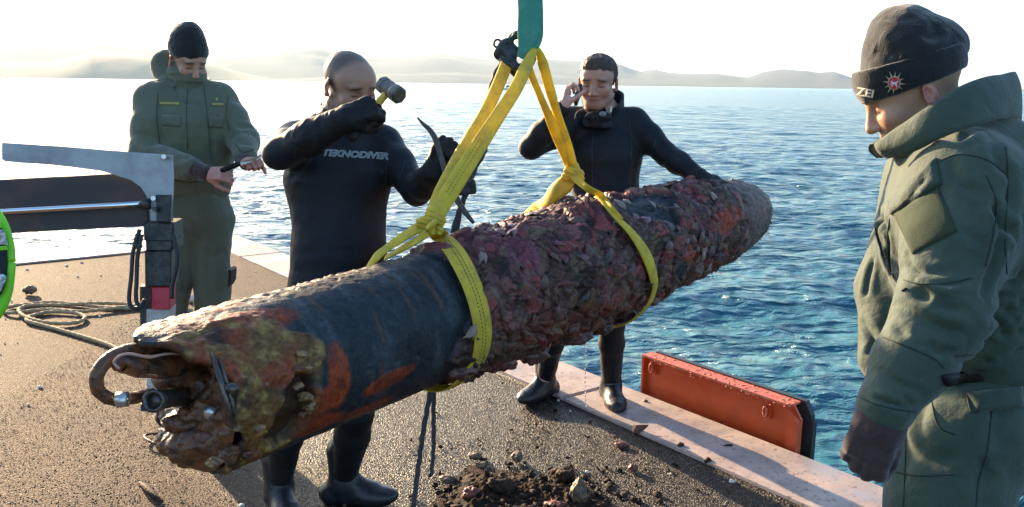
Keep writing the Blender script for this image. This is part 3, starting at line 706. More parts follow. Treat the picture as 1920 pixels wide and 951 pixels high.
m_zinc = pmat('silver_clamp', (.5, .5, .5), .3, bump=0, metal=.8)
c2 = TP(230, 749, 2.02); mbx = MB()
V_, F_ = tube([c2 - A(.012, 0, .002), c2 + A(.012, 0, .001)], .018, 10, 1); part('hose_clamp', V_, F_, m_zinc, torp)
# long slotted lug on the rim
q1, q2 = on_torp(392, 668), on_torp(432, 812)
def tz(px, py, o): t_, a_ = on_torp(px, py); return tp(t_, a_, rbase(t_) + o)
V_, F_ = tube([tz(393, 668, .012), tz(405, 712, .018), tz(418, 760, .018), tz(430, 800, .012)], [.004, .007, .007, .004], 8, 6); part('slot_edge', V_, F_, m_iron, torp)
V_, F_ = tube([tz(403, 665, .012), tz(416, 712, .014), tz(430, 760, .012), tz(436, 800, .01)], [.004, .005, .006, .004], 8, 6); part('slot_edge', V_, F_, m_iron, torp)
V_, F_ = tube([tz(416, 730, .018), tz(426, 732, .03), tz(432, 742, .016)], [.012, .013, .008], 8, 5); part('lug', V_, F_, m_iron, torp)
# internals: valves, cylinders, growth lumps
def lumpy(c, r, mat, name, seed, squash=(1, 1, 1), parent=None, amp=.25):
    import bmesh
    bm = bmesh.new(); bmesh.ops.create_icosphere(bm, subdivisions=4, radius=1); V_ = np.array([v.co for v in bm.verts]); F_ = [[v.index for v in f.verts] for f in bm.faces]; bm.free()
    V_ = V_ * (1 + amp * fbm(V_ * 1.6 + seed, 4, seed) + amp * .25 * fbm(V_ * 7 + seed, 3, seed, .6, True))[:, None]; V_ = V_ * r * A(*squash) + c
    return part(name, V_, F_, mat, parent or torp)
lumpy(TP(360, 690, 2.33), .058, m_inner_shade, 'cavity_shadow_cover', 3) if False else None
lumpy(TP(345, 790, 2.20), .036, m_rust, 'corroded_valve', 5, (1.3, 1, .8), amp=.5); lumpy(TP(385, 820, 2.19), .034, m_rust2, 'corroded_fitting', 6, (1, 1, .8), amp=.5); lumpy(TP(380, 725, 2.24), .036, m_rust, 'corroded_valve', 8, (1, 1, .9), amp=.5)
lumpy(TP(330, 820, 2.24), .036, m_rust2, 'corroded_fitting', 9, (1.2, 1, .7), amp=.5); lumpy(TP(395, 775, 2.16), .018, m_zinc, 'bright_nut', 10, (1, .7, 1), amp=.1)
V_, F_ = tube([TP(300, 700, 2.2), TP(345, 706, 2.25), TP(390, 700, 2.35)], [.038, .042, .04], 14, 4); V_ += vnoise(V_ * 30, 6)[:, None] * .006; part('inner_cylinder', V_, F_, m_rust, torp)
for k, (x_, y_, r_) in enumerate([(452, 707, .012), (436, 706, .010), (560, 665, .015), (575, 690, .012), (552, 690, .013), (570, 742, .017), (577, 760, .014), (562, 774, .012), (437, 800, .013), (495, 720, .009), (425, 845, .022), (400, 862, .018), (480, 800, .016), (460, 845, .020), (556, 723, .013)]):
    t_, a_ = on_torp(x_, y_); lumpy(tp(t_, a_, rbase(t_) + r_ * .3), r_, [m_ochre, m_rust, m_ochre][k % 3], 'growth_lump', 20 + k, (1, 1, .6), amp=.7)
# oyster and mussel shells standing off the crust: each a thin curved plate
m_shell = [pmat('shell_mauve', (.15, .060, .050), .45, (.07, .038, .033), 40, (.4, .6), bump=.4, bsc=140, coat=.1), pmat('shell_pale', (.30, .22, .17), .5, (.18, .10, .08), 50, (.4, .6), bump=.4, bsc=140, coat=.3),
           pmat('shell_dark', (.035, .024, .022), .4, (.07, .035, .03), 50, (.45, .6), bump=.4, bsc=140, coat=.1), pmat('shell_rose', (.19, .065, .075), .45, (.10, .045, .045), 40, (.4, .6), bump=.4, bsc=140, coat=.3)]
def shell_mesh(seed):
    r = np.random.default_rng(seed); nu, nv = 9, 5; V_ = []
    for layer in (0, 1):
        for b_ in range(nv):
            f = b_ / (nv - 1)
            for a_ in range(nu):
                ph = -2.2 + 4.4 * a_ / (nu - 1); rr_ = f * (1 + .18 * r.standard_normal() * (f > .9)); x = rr_ * math.cos(ph) * 1.0 + .2; y = rr_ * math.sin(ph) * .62
                V_.append((x, y, .32 * (1 - f * f) * .9 - .10 * layer * (1 - f) + .04 * math.sin(6 * f)))
    F_ = []
    for b_ in range(nv - 1):
        for a_ in range(nu - 1):
            q = b_ * nu + a_; F_.append((q, q + 1, q + nu + 1, q + nu)); q += nu * nv; F_.append((q, q + nu, q + nu + 1, q + 1))
    for a_ in range(nu - 1): q = (nv - 1) * nu + a_; F_.append((q, q + 1, q + 1 + nu * nv, q + nu * nv))
    return np.array(V_), F_
SH = [mk_mesh('shell', *shell_mesh(k)) for k in range(6)]
SHM = []
for m_ in m_shell:
    row = []
    for s_ in SH: q = s_.copy(); q.materials.append(m_); row.append(q)
    SHM.append(row)
def put_shell(t_, a_, size, lift, spin, kind, k):
    r_ = rbase(t_) + lift; c = tp(t_, a_, r_); n_ = nrm(np.cos(a_) * E2 + np.sin(a_) * E3); u_ = E1 - n_ * (E1 @ n_); u_ = nrm(u_); w_ = np.cross(n_, u_)
    M = Matrix(((u_[0], w_[0], n_[0]), (u_[1], w_[1], n_[1]), (u_[2], w_[2], n_[2])))
    o = link('shell', SHM[kind][k % 6], None, torp); R_ = M @ Matrix.Rotation(spin, 3, 'Z') @ Matrix.Rotation(random.uniform(-.40, .10), 3, 'Y') @ Matrix.Rotation(random.uniform(-.3, .3), 3, 'X')
    o.matrix_local = Matrix.Translation(Vector(c - TA)) @ R_.to_4x4() @ Matrix.Diagonal((size, size * random.uniform(.8, 1.2), size, 1))
    return o
hs = np.random.default_rng(3)
for k in range(120):
    t_ = 1.02 + 1.45 * hs.random() ** .9; a_ = -0.6 + 3.2 * hs.random()
    sz_ = (.016 + .040 * hs.random() ** 2.2) * (1.0 if t_ < 2.3 else .6); lf_ = .004 + .010 * hs.random(); sp_ = hs.random() * 6.28; kd_ = int(hs.choice([0, 0, 0, 3, 2, 0, 2, 0, 3, 0, 1]))
    tt0, ta0 = on_torp(1205, 385)
    if ((t_ - tt0) / .17) ** 2 + ((a_ - ta0) * .21 / .06) ** 2 < 1: continue
    put_shell(t_, a_, sz_, lf_, sp_, kd_, k)
for (x_, y_, s_, sp_, kd) in [(965, 512, .04, 1.5, 0), (1100, 485, .034, 1.6, 0), (1165, 395, .036, 2.6, 1), (1175, 388, .024, 2.9, 1), (880, 425, .03, 3.0, 1), (955, 452, .034, .5, 3), (1130, 495, .040, 1.2, 2), (1010, 540, .03, 1.3, 0), (1035, 585, .034, 2.2, 0), (1310, 480, .03, 2.2, 1), (1335, 380, .028, 1.2, 1), (1150, 600, .034, 1.7, 0), (870, 630, .032, .7, 1), (900, 500, .026, 1, 1), (920, 688, .03, .7, 0), (1222, 395, .022, 2, 1), (1085, 560, .03, .7, 2), (1190, 560, .03, 1.7, 0), (1245, 470, .03, 1.4, 0), (1320, 500, .026, 1.4, 1), (1060, 640, .034, 1.8, 2)]:
    t_, a_ = on_torp(x_, y_); o = put_shell(t_, a_, s_ * 1.05, .022, sp_, kd, int(x_))
# small barnacles, weed hairs on the nose: a mass
N_ = 420; tt = 1.0 + 2.1 * hs.random(N_); aa = hs.random(N_) * 6.283; pb_ = tp(tt, aa, rbase(tt) + .008)
V_, F_ = scatter_rocks(pb_, .003 + .006 * hs.random(N_) ** 2, 9); m_barn = pmat('barnacles', (.13, .065, .055), .6, (.24, .15, .12), 35, (.4, .6), bump=0)
part('barnacles', V_, F_, m_barn, torp, smooth=False, kind='stuff')
V_ = []; F_ = []
for k in range(420):
    t_ = 2.45 + .66 * hs.random(); a_ = 1.2 + 2.2 * hs.random(); b_ = tp(t_, a_, rbase(t_)); n_ = nrm(b_ - TA - E1 * ((b_ - TA) @ E1)); L_ = .012 + .03 * hs.random(); e_ = b_ + n_ * L_ - A(0, 0, L_ * .7) + .008 * hs.standard_normal(3); s_ = nrm(np.cross(n_, E1)) * .0007
    m0 = len(V_); V_ += [b_ - s_, b_ + s_, e_, b_ + E1 * .0012]; F_ += [(m0, m0 + 1, m0 + 2), (m0 + 1, m0 + 3, m0 + 2), (m0 + 3, m0, m0 + 2)]
part('weed_hairs', V_, F_, m_rust, torp, smooth=False, kind='stuff')
# big flakes hanging from the underside
for k, (x_, y_, r_) in enumerate([(1075, 625, .05), (1168, 590, .045), (1000, 665, .05), (1300, 505, .03), (1340, 480, .03), (1320, 505, .022), (945, 690, .04), (1120, 615, .05), (1215, 560, .035), (865, 690, .04), (1060, 365, .05), (1105, 362, .035), (905, 415, .035), (985, 395, .03)]):
    t_, a_ = on_torp(x_, y_); lumpy(tp(t_, a_, rbase(t_) + .002), r_, hull.data.materials[0] if False else m_shell[[0, 2, 0][k % 3]], 'crust_lump', 60 + k, (1.2, 1, .75), amp=.6)
# ================================================================== SLINGS, SHACKLE, ROPE
def web_mat(name, c1, c2, trans=.25):
    m, nt, pb = newmat(name); v = objco(nt)
    c = _mix(nt, _ramp(nt, _noise(nt, 14, 5, .65, v), .45, .72), c1, c2); nt.links.new(c, pb.inputs['Base Color']); pb.inputs['Roughness'].default_value = .65
    nt.links.new(_bump(nt, _noise(nt, 400, 2, .5, v), .5, .0015, _bump(nt, _noise(nt, 45, 4, .6, v), .4, .004)), pb.inputs['Normal'])
    tr = nt.nodes.new('ShaderNodeBsdfTranslucent'); nt.links.new(c, tr.inputs[0]); ms = nt.nodes.new('ShaderNodeMixShader'); ms.inputs[0].default_value = trans
    nt.links.new(pb.outputs[0], ms.inputs[1]); nt.links.new(tr.outputs[0], ms.inputs[2]); nt.links.new(ms.outputs[0], nt.nodes['Material Output'].inputs[0]); return m
m_yel = web_mat('yellow_webbing', (.80, .60, .05), (.52, .38, .06), .28)
m_stitch = pmat('dark_stitching', (.20, .13, .03), .8, bump=0)
m_green = web_mat('green_webbing', (.05, .28, .19), (.13, .36, .28), .2)
def camn(p): return nrm(CAM - p)
def free_ribbon(pts, w, tilt=0.0, **k):
    pts = np.array(pts); N = []
    for i_, p in enumerate(pts):
        T = pts[min(i_ + 1, len(pts) - 1)] - pts[max(i_ - 1, 0)]; T = nrm(T); n_ = camn(p); n_ = nrm(n_ - T * (n_ @ T)); tl = tilt if np.isscalar(tilt) else tilt[i_]
        N.append(n_ * math.cos(tl) + np.cross(T, n_) * math.sin(tl))
    return ribbon(pts, N, w, **k)
def wrap(pxs, w, off=.03, back=None, th=.005):
    """strap lying on the hull: seen points, then continued round underneath in (t, theta)"""
    ta = [on_torp(x, y, off) for x, y in pxs]
    t_ = [a for a, b in ta]; h_ = [ta[0][1]]
    for a, b in ta[1:]:
        while b - h_[-1] > math.pi: b -= 2 * math.pi
        while b - h_[-1] < -math.pi: b += 2 * math.pi
        h_.append(b)
    if back:
        for (tt_, hh_) in back: t_.append(tt_); h_.append(hh_)
    t_ = np.array(t_); h_ = np.array(h_); ww = w if not np.isscalar(w) else [w] * len(t_)
    n = len(t_); q = spline(np.column_stack([t_, h_, ww]), 5); P_ = tp(q[:, 0], q[:, 1], rbase(q[:, 0]) + off); N_ = np.cos(q[:, 1])[:, None] * E2 + np.sin(q[:, 1])[:, None] * E3
    return P_, N_, q[:, 2]
def stitch(P_, N_, w_, offs, root, i0, i1):
    """dashed seam running along a strap"""
    T = np.gradient(P_, axis=0); T /= np.linalg.norm(T, axis=1)[:, None]; S = np.cross(T, N_); S /= np.linalg.norm(S, axis=1)[:, None]
    c = P_ + N_ * .0036 + S * (w_ * offs)[:, None]; c = c[i0:i1]; L = np.r_[0, np.cumsum(np.linalg.norm(np.diff(c, axis=0), axis=1))]; V_, F_ = [], []; s = 0
    Tn, Sn, Nn = T[i0:i1], S[i0:i1], N_[i0:i1]
    while s < L[-1] - .012:
        a = np.array([np.interp(s, L, c[:, k]) for k in range(3)]); b = np.array([np.interp(s + .007, L, c[:, k]) for k in range(3)]); k_ = int(np.searchsorted(L, s)); sd = Sn[min(k_, len(Sn) - 1)] * .0011; up = Nn[min(k_, len(Sn) - 1)] * .001
        m0 = len(V_); V_ += [a - sd, b - sd, b + sd, a + sd, a - sd + up, b - sd + up, b + sd + up, a + sd + up]; F_ += [tuple(m0 + x for x in f) for f in ((0, 1, 5, 4), (1, 2, 6, 5), (2, 3, 7, 6), (3, 0, 4, 7), (4, 5, 6, 7))]; s += .0125
    part('stitching', V_, F_, m_stitch, root, smooth=False, kind='stuff')
knot1, knot2, apex = P(806, 415, 2.80), P(1073, 326, 3.40), P(1000, 92, 3.08)
# --- sling 1 (left)
s1r = empty('lifting_sling', knot1, 'wide yellow lifting sling choked round the smooth dark half of the torpedo', 'sling', 'yellow lifting slings')
t700, a700 = on_torp(712, 478, .02)
fr = [(822, 432), (842, 458), (870, 500), (893, 555), (905, 610), (903, 660), (886, 694), (864, 716)]
ta_ = [on_torp(x, y, .03) for x, y in fr]
P_, N_, w_ = wrap(fr, [.06, .072, .08, .08, .08, .078, .078, .078, .078, .07, .06], off=.026, back=[(ta_[-1][0] + .03, 3.3), (ta_[-1][0] + .03, 4.1), (t700 + .02, 5.2)])
V_, F_ = ribbon(P_, N_, w_, .006, smooth=1, cup=.002); part('choke_loop', V_, F_, m_yel, s1r)
stitch(P_, N_, w_, .10, s1r, 4, 40); stitch(P_, N_, w_, -.08, s1r, 4, 40)
# front strap from knot onto the hull, and the strap going down behind the hull on the left
V_, F_ = ribbon([knot1 + A(.0, -.02, -.0), P(812, 425, 2.74), P_[0] + N_[0] * .012, P_[3] + N_[3] * .004, P_[6]], [camn(knot1), camn(knot1), N_[0], N_[3], N_[6]], [.045, .05, .06, .066, .07], .006, cup=.004); part('front_strap', V_, F_, m_yel, s1r)
e_ = tp(t700 + .02, 5.6, rbase(t700) + .03); e2_ = P(705, 480, 2.78)
V_, F_ = free_ribbon([P(808, 420, 2.79), P(780, 428, 2.80), P(745, 450, 2.82), e2_, P_[-1]], [.035, .042, .04, .04, .05], tilt=[.3, .6, .8, .9, 1.2], cup=.004); part('rear_strap', V_, F_, m_yel, s1r)
V_, F_ = free_ribbon([P(812, 425, 2.78), P(785, 447, 2.79), P(752, 466, 2.84), P(722, 482, 2.9)], [.04, .03, .03, .03], tilt=[.3, .7, .9, 1.1], cup=.003); part('rear_strap', V_, F_, m_yel, s1r)
for pts, w, tl in (([P(958, 96, 3.12), P(938, 150, 3.09), P(912, 205, 3.05), P(884, 250, 2.99), P(852, 310, 2.92), P(826, 362, 2.86), P(808, 408, 2.81)], [.042, .045, .045, .048, .05, .05, .042], [.1, .1, .3, .5, .4, .3, .2]),
                   ([apex, P(985, 128, 3.02), P(968, 165, 2.98), P(936, 215, 2.95), P(905, 262, 2.92), P(868, 320, 2.86), P(836, 372, 2.82), P(815, 410, 2.78)], [.030, .044, .045, .048, .054, .058, .058, .048], [.6, .1, 0, -.1, 0, .1, 0, 0])):
    V_, F_ = free_ribbon(pts, w, tilt=tl, th=.011, cup=.005); part('sling_leg', V_, F_, m_yel, s1r)
q = spline(np.array([P(905, 262, 2.905), P(868, 320, 2.845), P(836, 372, 2.805)]), 8); stitch(q, np.array([camn(x) for x in q]) , np.full(len(q), .07), .12, s1r, 0, len(q)); stitch(q, np.array([camn(x) for x in q]), np.full(len(q), .07), -.06, s1r, 0, len(q))
def knot(c, s, root, dirs):
    k = SDF()
    for (a, b, r_) in dirs: k.cone(c + A(*a) * s, c + A(*b) * s, r_ * s, r_ * s, .006)
    V_, F_ = k.mesh(.0022); V_ = V_ + vnormals(V_, F_) * (.0015 * np.sin((V_ @ nrm(A(.4, .2, 1))) * 420) + .0015 * vnoise(V_ * 60, 3))[:, None]; part('knot', V_, F_, m_yel, root)
knot(knot1, 1.0, s1r, [((-.035, 0, -.018), (.03, -.02, .006), .014), ((-.03, -.01, .0), (.032, -.015, .018), .013), ((.03, -.01, -.03), (.028, 0, .02), .014), ((-.02, .02, -.02), (.03, .025, 0), .02), ((.0, 0, .0), (.01, 0, .03), .022)])
# --- sling 2 (right)
s2r = empty('lifting_sling', knot2, 'narrow twisted yellow lifting sling knotted over the shell crusted half of the torpedo', 'sling', 'yellow lifting slings')
fr = [(1120, 368), (1150, 400), (1185, 437), (1212, 478), (1226, 520), (1229, 540)]
ta_ = [on_torp(x, y, .04) for x, y in fr]
P_, N_, w_ = wrap(fr, [.028, .03, .045, .06, .05, .035, .04, .05, .05, .05], off=.046, back=[(ta_[-1][0] - .01, 2.3), (ta_[-1][0] - .06, 3.3), (ta_[-1][0] - .2, 4.3), (on_torp(1010, 385)[0] + .05, 5.6)])
V_, F_ = ribbon(P_, N_, w_, .006, smooth=1, cup=.003); part('choke_loop', V_, F_, m_yel, s2r)
V_, F_ = free_ribbon([knot2 + A(0, -.02, 0), P(1088, 342, 3.33), P(1104, 355, 3.30), P_[1] + N_[1] * .012, P_[4] + N_[4] * .003, P_[7]], [.035, .03, .028, .028, .03, .03], tilt=[0, .3, .4, .5, .5, .4]); part('front_strap', V_, F_, m_yel, s2r)
V_, F_ = free_ribbon([P(1068, 335, 3.41), P(1050, 350, 3.42), P(1030, 368, 3.46), P(1006, 388, 3.55), P_[-1]], [.05, .07, .075, .07, .06], tilt=[.2, .4, .6, .8, 1.0], cup=.008); part('rear_strap', V_, F_, m_yel, s2r)
V_, F_ = free_ribbon([P(1072, 338, 3.42), P(1065, 352, 3.45), P(1054, 362, 3.5), P(1040, 378, 3.6)], [.03, .035, .035, .03], tilt=.3); part('rear_strap', V_, F_, m_yel, s2r)
for pts, w, tl in (([apex + A(.012, .01, 0), P(1016, 115, 3.1), P(1030, 165, 3.16), P(1044, 215, 3.24), P(1062, 268, 3.32), P(1076, 318, 3.39)], [.025, .035, .036, .034, .036, .034], [.8, .3, .2, .5, .3, .2]),
                   ([P(990, 128, 3.14), P(1002, 158, 3.16), P(1022, 205, 3.22), P(1040, 245, 3.28), P(1056, 288, 3.35), P(1070, 322, 3.42)], [.03, .03, .032, .04, .035, .03], [.4, .7, .6, .2, .5, .3])):
    V_, F_ = free_ribbon(pts, w, tilt=tl, th=.010, cup=.004); part('sling_leg', V_, F_, m_yel, s2r)
knot(knot2, 1.05, s2r, [((-.028, 0, -.012), (.028, -.02, .004), .014), ((-.02, -.01, .012), (.03, -.012, -.012), .014), ((.02, -.01, -.018), (.012, 0, .022), .015), ((-.012, .02, -.015), (.02, .02, 0), .02), ((0, 0, 0), (.003, 0, .026), .020)])
# --- green sling coming down from the crane (out of view above)
gs = empty('crane_strop', P(992, 90, 3.08), 'flat green strop hanging from the crane above and carrying the slings', 'sling')
V_, F_ = free_ribbon([P(985, -900, 3.2), P(990, -300, 3.13), P(992, -40, 3.1), P(993, 20, 3.09), P(991, 60, 3.085), P(984, 92, 3.08), P(978, 110, 3.09)], [.085, .085, .084, .082, .078, .05, .04], tilt=[0, 0, 0, 0, 0, .1, .2], th=.008, cup=.006); part('front_fall', V_, F_, m_green, gs)
V_, F_ = free_ribbon([P(990, -900, 3.26), P(994, -300, 3.19), P(996, -40, 3.15), P(998, 30, 3.13), P(999, 70, 3.12), P(990, 98, 3.11)], [.085, .085, .08, .078, .07, .05], tilt=.1, th=.008, cup=.004); part('rear_fall', V_, F_, m_green, gs)
# --- black shackle and hook block behind it
m_blk = pmat('black_steel', (.014, .017, .019), .45, (.05, .05, .045), 40, (.4, .6), bump=.3, bsc=150, bd=.002, metal=.2)
sh = empty('shackle', P(955, 100, 3.12), 'black steel shackle and hook joining the green strop to the yellow slings', 'shackle')
k = SDF(); D_ = 3.13
for a, b, r_ in (((944, 92), (966, 128), .028), ((934, 100), (950, 84), .019), ((950, 84), (968, 100), .022), ((966, 116), (972, 140), .020), ((950, 82), (968, 66), .010), ((968, 66), (982, 72), .011), ((936, 106), (942, 112), .012)):
    k.cone(P(a[0], a[1], D_), P(b[0], b[1], D_), r_, r_ * .9, .012)
k.ell(P(974, 112, D_), np.eye(3), (.010, .08, .013), .006, sub=True); k.ell(P(951, 83, D_), np.eye(3), (.004, .08, .003), .003, sub=True)
V_, F_ = k.mesh(.0025); part('body', V_, F_, m_blk, sh)
a = np.linspace(0, 2 * math.pi, 13); c_ = P(933, 82, 3.12)
V_, F_ = tube([c_ + .013 * (math.cos(x) * cR + math.sin(x) * cU * 1.1) for x in a], .0045, 8, 3); part('eye', V_, F_, m_blk, sh)
V_, F_ = tube([P(938, 108, 3.05), P(972, 132, 3.05)], .009, 10, 2); part('pin', V_, F_, m_blk, sh)
V_, F_ = tube([P(952, 84, 3.15), P(962, 68, 3.16), P(978, 62, 3.17), P(996, 70, 3.17), P(1003, 92, 3.16), P(996, 116, 3.15), P(980, 136, 3.14), P(972, 140, 3.13)], [.013, .013, .012, .012, .013, .014, .014, .01], 12, 6); part('bow', V_, F_, m_blk, sh)
# --- black rope
m_rope = pmat('black_rope', (.022, .026, .034), .75, (.05, .05, .055), 90, (.4, .6), bump=.5, bsc=300, bd=.002)
ro = empty('rope', P(873, 350, 3.0), 'knotted black rope hanging from the shackle and trailing below the torpedo to the ground', 'rope')
V_, F_ = tube([P(944, 112, 3.14), P(930, 140, 3.14), P(921, 170, 3.14), P(915, 192, 3.14), P(908, 232, 3.13), P(906, 262, 3.12), P(905, 284, 3.1), P(893, 306, 3.1), P(885, 325, 3.1), P(876, 345, 3.1)], [.010, .012, .012, .012, .012, .013, .015, .013, .013, .013], 10, 6, strands=3, pitch=.05); part('strand', V_, F_, m_rope, ro)
kk = SDF(); kc = P(873, 352, 3.08)
for a_, b_ in (((-12, -10), (10, -4)), ((-12, 0), (12, 4)), ((-10, 10), (10, 8)), ((12, -8), (14, 8)), ((-13, -6), (-8, 8))): kk.cone(P(873 + a_[0], 350 + a_[1], 3.07), P(873 + b_[0], 350 + b_[1], 3.085), .0125, .0125, .003)
V_, F_ = kk.mesh(.0022); part('knot', V_, F_, m_rope, ro)
V_, F_ = tube([P(873, 358, 3.1), P(868, 380, 3.1), P(858, 405, 3.1), P(848, 440, 3.1), P(835, 520, 3.12), P(820, 640, 3.08), P(806, 740, 3.02), P(795, 800, 3.0), P(785, 870, 3.0), P(776, 940, 2.98), P(770, 985, 2.96)], .0085, 10, 6, strands=3, pitch=.05); part('strand', V_, F_, m_rope, ro)
V_, F_ = tube([P(878, 358, 3.12), P(866, 385, 3.14), P(858, 430, 3.16), P(840, 560, 3.16), P(818, 700, 3.12), P(813, 760, 3.1), P(813, 830, 3.09), P(809, 884, 3.08), P(806, 892, 3.07)], .0075, 10, 6, strands=3, pitch=.05); part('strand', V_, F_, m_rope, ro)

# ================================================================== TAN ROPE ON THE QUAY
m_tan = pmat('tan_rope', (.42, .32, .18), .85, (.28, .2, .11), 60, (.4, .6), bump=.6, bsc=250, bd=.003)
rp = [(400, 588), (330, 583), (250, 582), (200, 580), (150, 574), (100, 570), (50, 574), (14, 580), (8, 588), (30, 592), (90, 586), (150, 590), (210, 584), (255, 578), (200, 574), (120, 577), (60, 578), (36, 586), (48, 600), (90, 611), (140, 610), (160, 600), (140, 591), (95, 589), (60, 597), (52, 606), (95, 617), (140, 630), (180, 642), (215, 655), (262, 682), (330, 720)]
pts = np.array([G(x, y) for x, y in rp]) + A(0, 0, .012); pts[9:20, 2] += .010; pts[20:26, 2] += .004
V_, F_ = tube(pts, .0125, 10, 6, strands=3, pitch=.06); thing('rope', V_, F_, m_tan, 'loose coil of tan rope lying on the sunlit asphalt', 'rope')

# ================================================================== ORANGE STEEL PANEL BEYOND THE EDGE
m_or = pmat('orange_paint', (.62, .085, .018), .45, (.50, .07, .02), 6, (.4, .65), bump=.25, bsc=40, bd=.003, rough2=.3)
m_peel = pmat('peeling_paint', (.58, .10, .045), .6, (.42, .15, .10), 60, (.45, .6), bump=.8, bsc=90, bd=.006)
m_rub = pmat('black_rubber', (.02, .022, .026), .55, bump=.3, bsc=60)
pn = empty('fender_panel', Q(6.4, -.12, -1.0), 'orange steel fender panel with two lifting rings standing against the quay edge', 'panel')
def plane_pt(px, py, t):                                     # point of the vertical plane at distance t outside the edge
    v = ray(px, py); s = ((K0 - QB * -t * -1) @ QN - 0) if False else None
    k_ = ((K0 + QN * t - CAM) @ QN) / (v @ QN); return CAM + v * k_
o1 = .07
tl, tr, ch, br, bl = plane_pt(1211, 660, o1), plane_pt(1488, 765, o1), plane_pt(1500, 782, o1), plane_pt(1497, 852, o1), plane_pt(1207, 735, o1)
def proj_s(p): return (p - K0) @ QA
sL, sR, sC = proj_s(tl), proj_s(tr), proj_s(br); zT = .5 * (tl[2] + tr[2])
def pq(s, o, z): return K0 + QA * s + QN * o + A(0, 0, z)
out = [(sL, zT), (sR - .0, zT - .0), (sC, zT - .06), (sC, -1.0), (sL, -1.0)]
V_, F_ = prism([pq(s, o1, z) for s, z in out], QN * .012); part('face_plate', V_, F_, m_or, pn, smooth=False)
V_, F_ = bevel_prism([pq(sL, o1 - .030, zT - .004), pq(sR, o1 - .030, zT - .004), pq(sR, o1 - .030, zT + .006), pq(sL, o1 - .030, zT + .006)], QN * .085, .003)
part('top_flange', V_, F_, m_peel, pn, smooth=False)
V_, F_ = prism([pq(sC - .055, o1 - .028, zT - .02), pq(sC, o1 - .028, zT - .065), pq(sC, o1 - .028, -.98), pq(sC - .055, o1 - .028, -.98)], QN * .026); part('end_post', V_, F_, m_or, pn, smooth=False)
V_, F_ = prism([pq(sL + .0, o1 - .028, zT - .004), pq(sL + .012, o1 - .028, zT - .004), pq(sL + .012, o1 - .028, -.98), pq(sL, o1 - .028, -.98)], QN * .026); part('end_rib', V_, F_, m_or, pn, smooth=False)
V_, F_ = prism([pq(s, o1 + .058, z) for s, z in [(sL + .02, zT + .012), (sR + .02, zT + .012), (sC + .012, zT - .05), (sC + .012, zT - .07), (sC + .025, zT - .072), (sC + .025, -1.0), (sL + .02, -1.0)]], QN * .03); part('rubber_facing', V_, F_, m_rub, pn, smooth=False)
for (x_, y_) in ((1223, 690), (1437, 771)):
    c_ = plane_pt(x_, y_, o1 - .018); V_, F_ = prism([c_ + QA * a_ + A(0, 0, b_) for a_, b_ in ((-.004, -.034), (.022, -.034), (.022, .028), (-.004, .028))], QN * .02); lg = part('lug', V_, F_, m_or, pn, smooth=False)
    a = np.linspace(0, 2 * math.pi, 13); V_, F_ = tube([c_ - QN * .010 + .018 * math.cos(x) * QA * .55 + A(0, 0, .024 * math.sin(x)) for x in a], .0055, 8, 3); part('ring', V_, F_, m_peel, pn)
for k in range(46):
    s_ = sL + .06 + (sR - sL - .1) * random.random(); c_ = pq(s_, o1 - .031 + .002, zT - abs(random.gauss(0, .012))); 
    if k % 23 == 0: pass
r5 = np.random.default_rng(8); N_ = 150; ss = sL + (sR - sL) * r5.random(N_); zz = zT + .007 - (r5.random(N_) < .45) * np.abs(r5.normal(0, .016, N_)); oo = np.where(zz < zT, o1 - .032, o1 - .028 + .08 * r5.random(N_))
V_, F_ = scatter_rocks(np.array([pq(a_, b_, c_) for a_, b_, c_ in zip(ss, oo, zz)]), .003 + .005 * r5.random(N_) ** 2, 12, flat=.35); part('paint_flakes', V_, F_, m_peel, pn, smooth=False, kind='stuff')

# ================================================================== HYDRAULIC STABILISER (left)
m_galv = pmat('galvanised_plate', (.36, .38, .38), .5, (.24, .25, .25), 7, (.4, .65), bump=.2, bsc=60, bd=.002, metal=.35)
m_beam = pmat('dark_beam_paint', (.030, .024, .024), .55, (.065, .035, .025), 6, (.45, .6), bump=.3, bsc=50, bd=.003)
m_chrome = pmat('chrome_rod', (.75, .78, .80), .22, bump=0, metal=1)
m_red = pmat('red_reflective', (.62, .03, .06), .45, bump=.1); m_wht = pmat('white_reflective', (.62, .60, .56), .5, (.42, .38, .33), 20, (.4, .6), bump=.1)
D0 = 3.45
st = empty('stabiliser', P(295, 640, D0 + .05), 'dark hydraulic stabiliser arm with grey guard plate and red and white striped leg', 'machine')
V_, F_ = bevel_prism([P(x, y, D0) for x, y in [(3, 267), (120, 275), (240, 285), (325, 291), (327, 330), (326, 372), (322, 395), (322, 415), (284, 415), (281, 385), (276, 368), (266, 352), (248, 338), (220, 328), (190, 320), (110, 310), (10, 303), (3, 298)]], nrm(ray(200, 330)) * .012, .003); part('guard_plate', V_, F_, m_galv, st, smooth=False)
bxx = [P(x, y, D0 + .04) for x, y in [(-700, 372), (-300, 351), (0, 337), (150, 329), (225, 325), (250, 329), (268, 342), (277, 362), (279, 425), (150, 431), (0, 439), (-300, 455), (-700, 476)]]
V_, F_ = bevel_prism(bxx, A(-.02, .13, .0), .006); part('main_beam', V_, F_, m_beam, st, smooth=False)
V_, F_ = tube([P(-700, 428, D0 + .0), P(-250, 410, D0 + .0), P(0, 397, D0), P(272, 382, D0)], .0115, 14, 3); part('cylinder_rod', V_, F_, m_chrome, st)
V_, F_ = tube([P(268, 383, D0 - .0), P(283, 382, D0)], .022, 14, 1); part('rod_gland', V_, F_, m_blk, st)
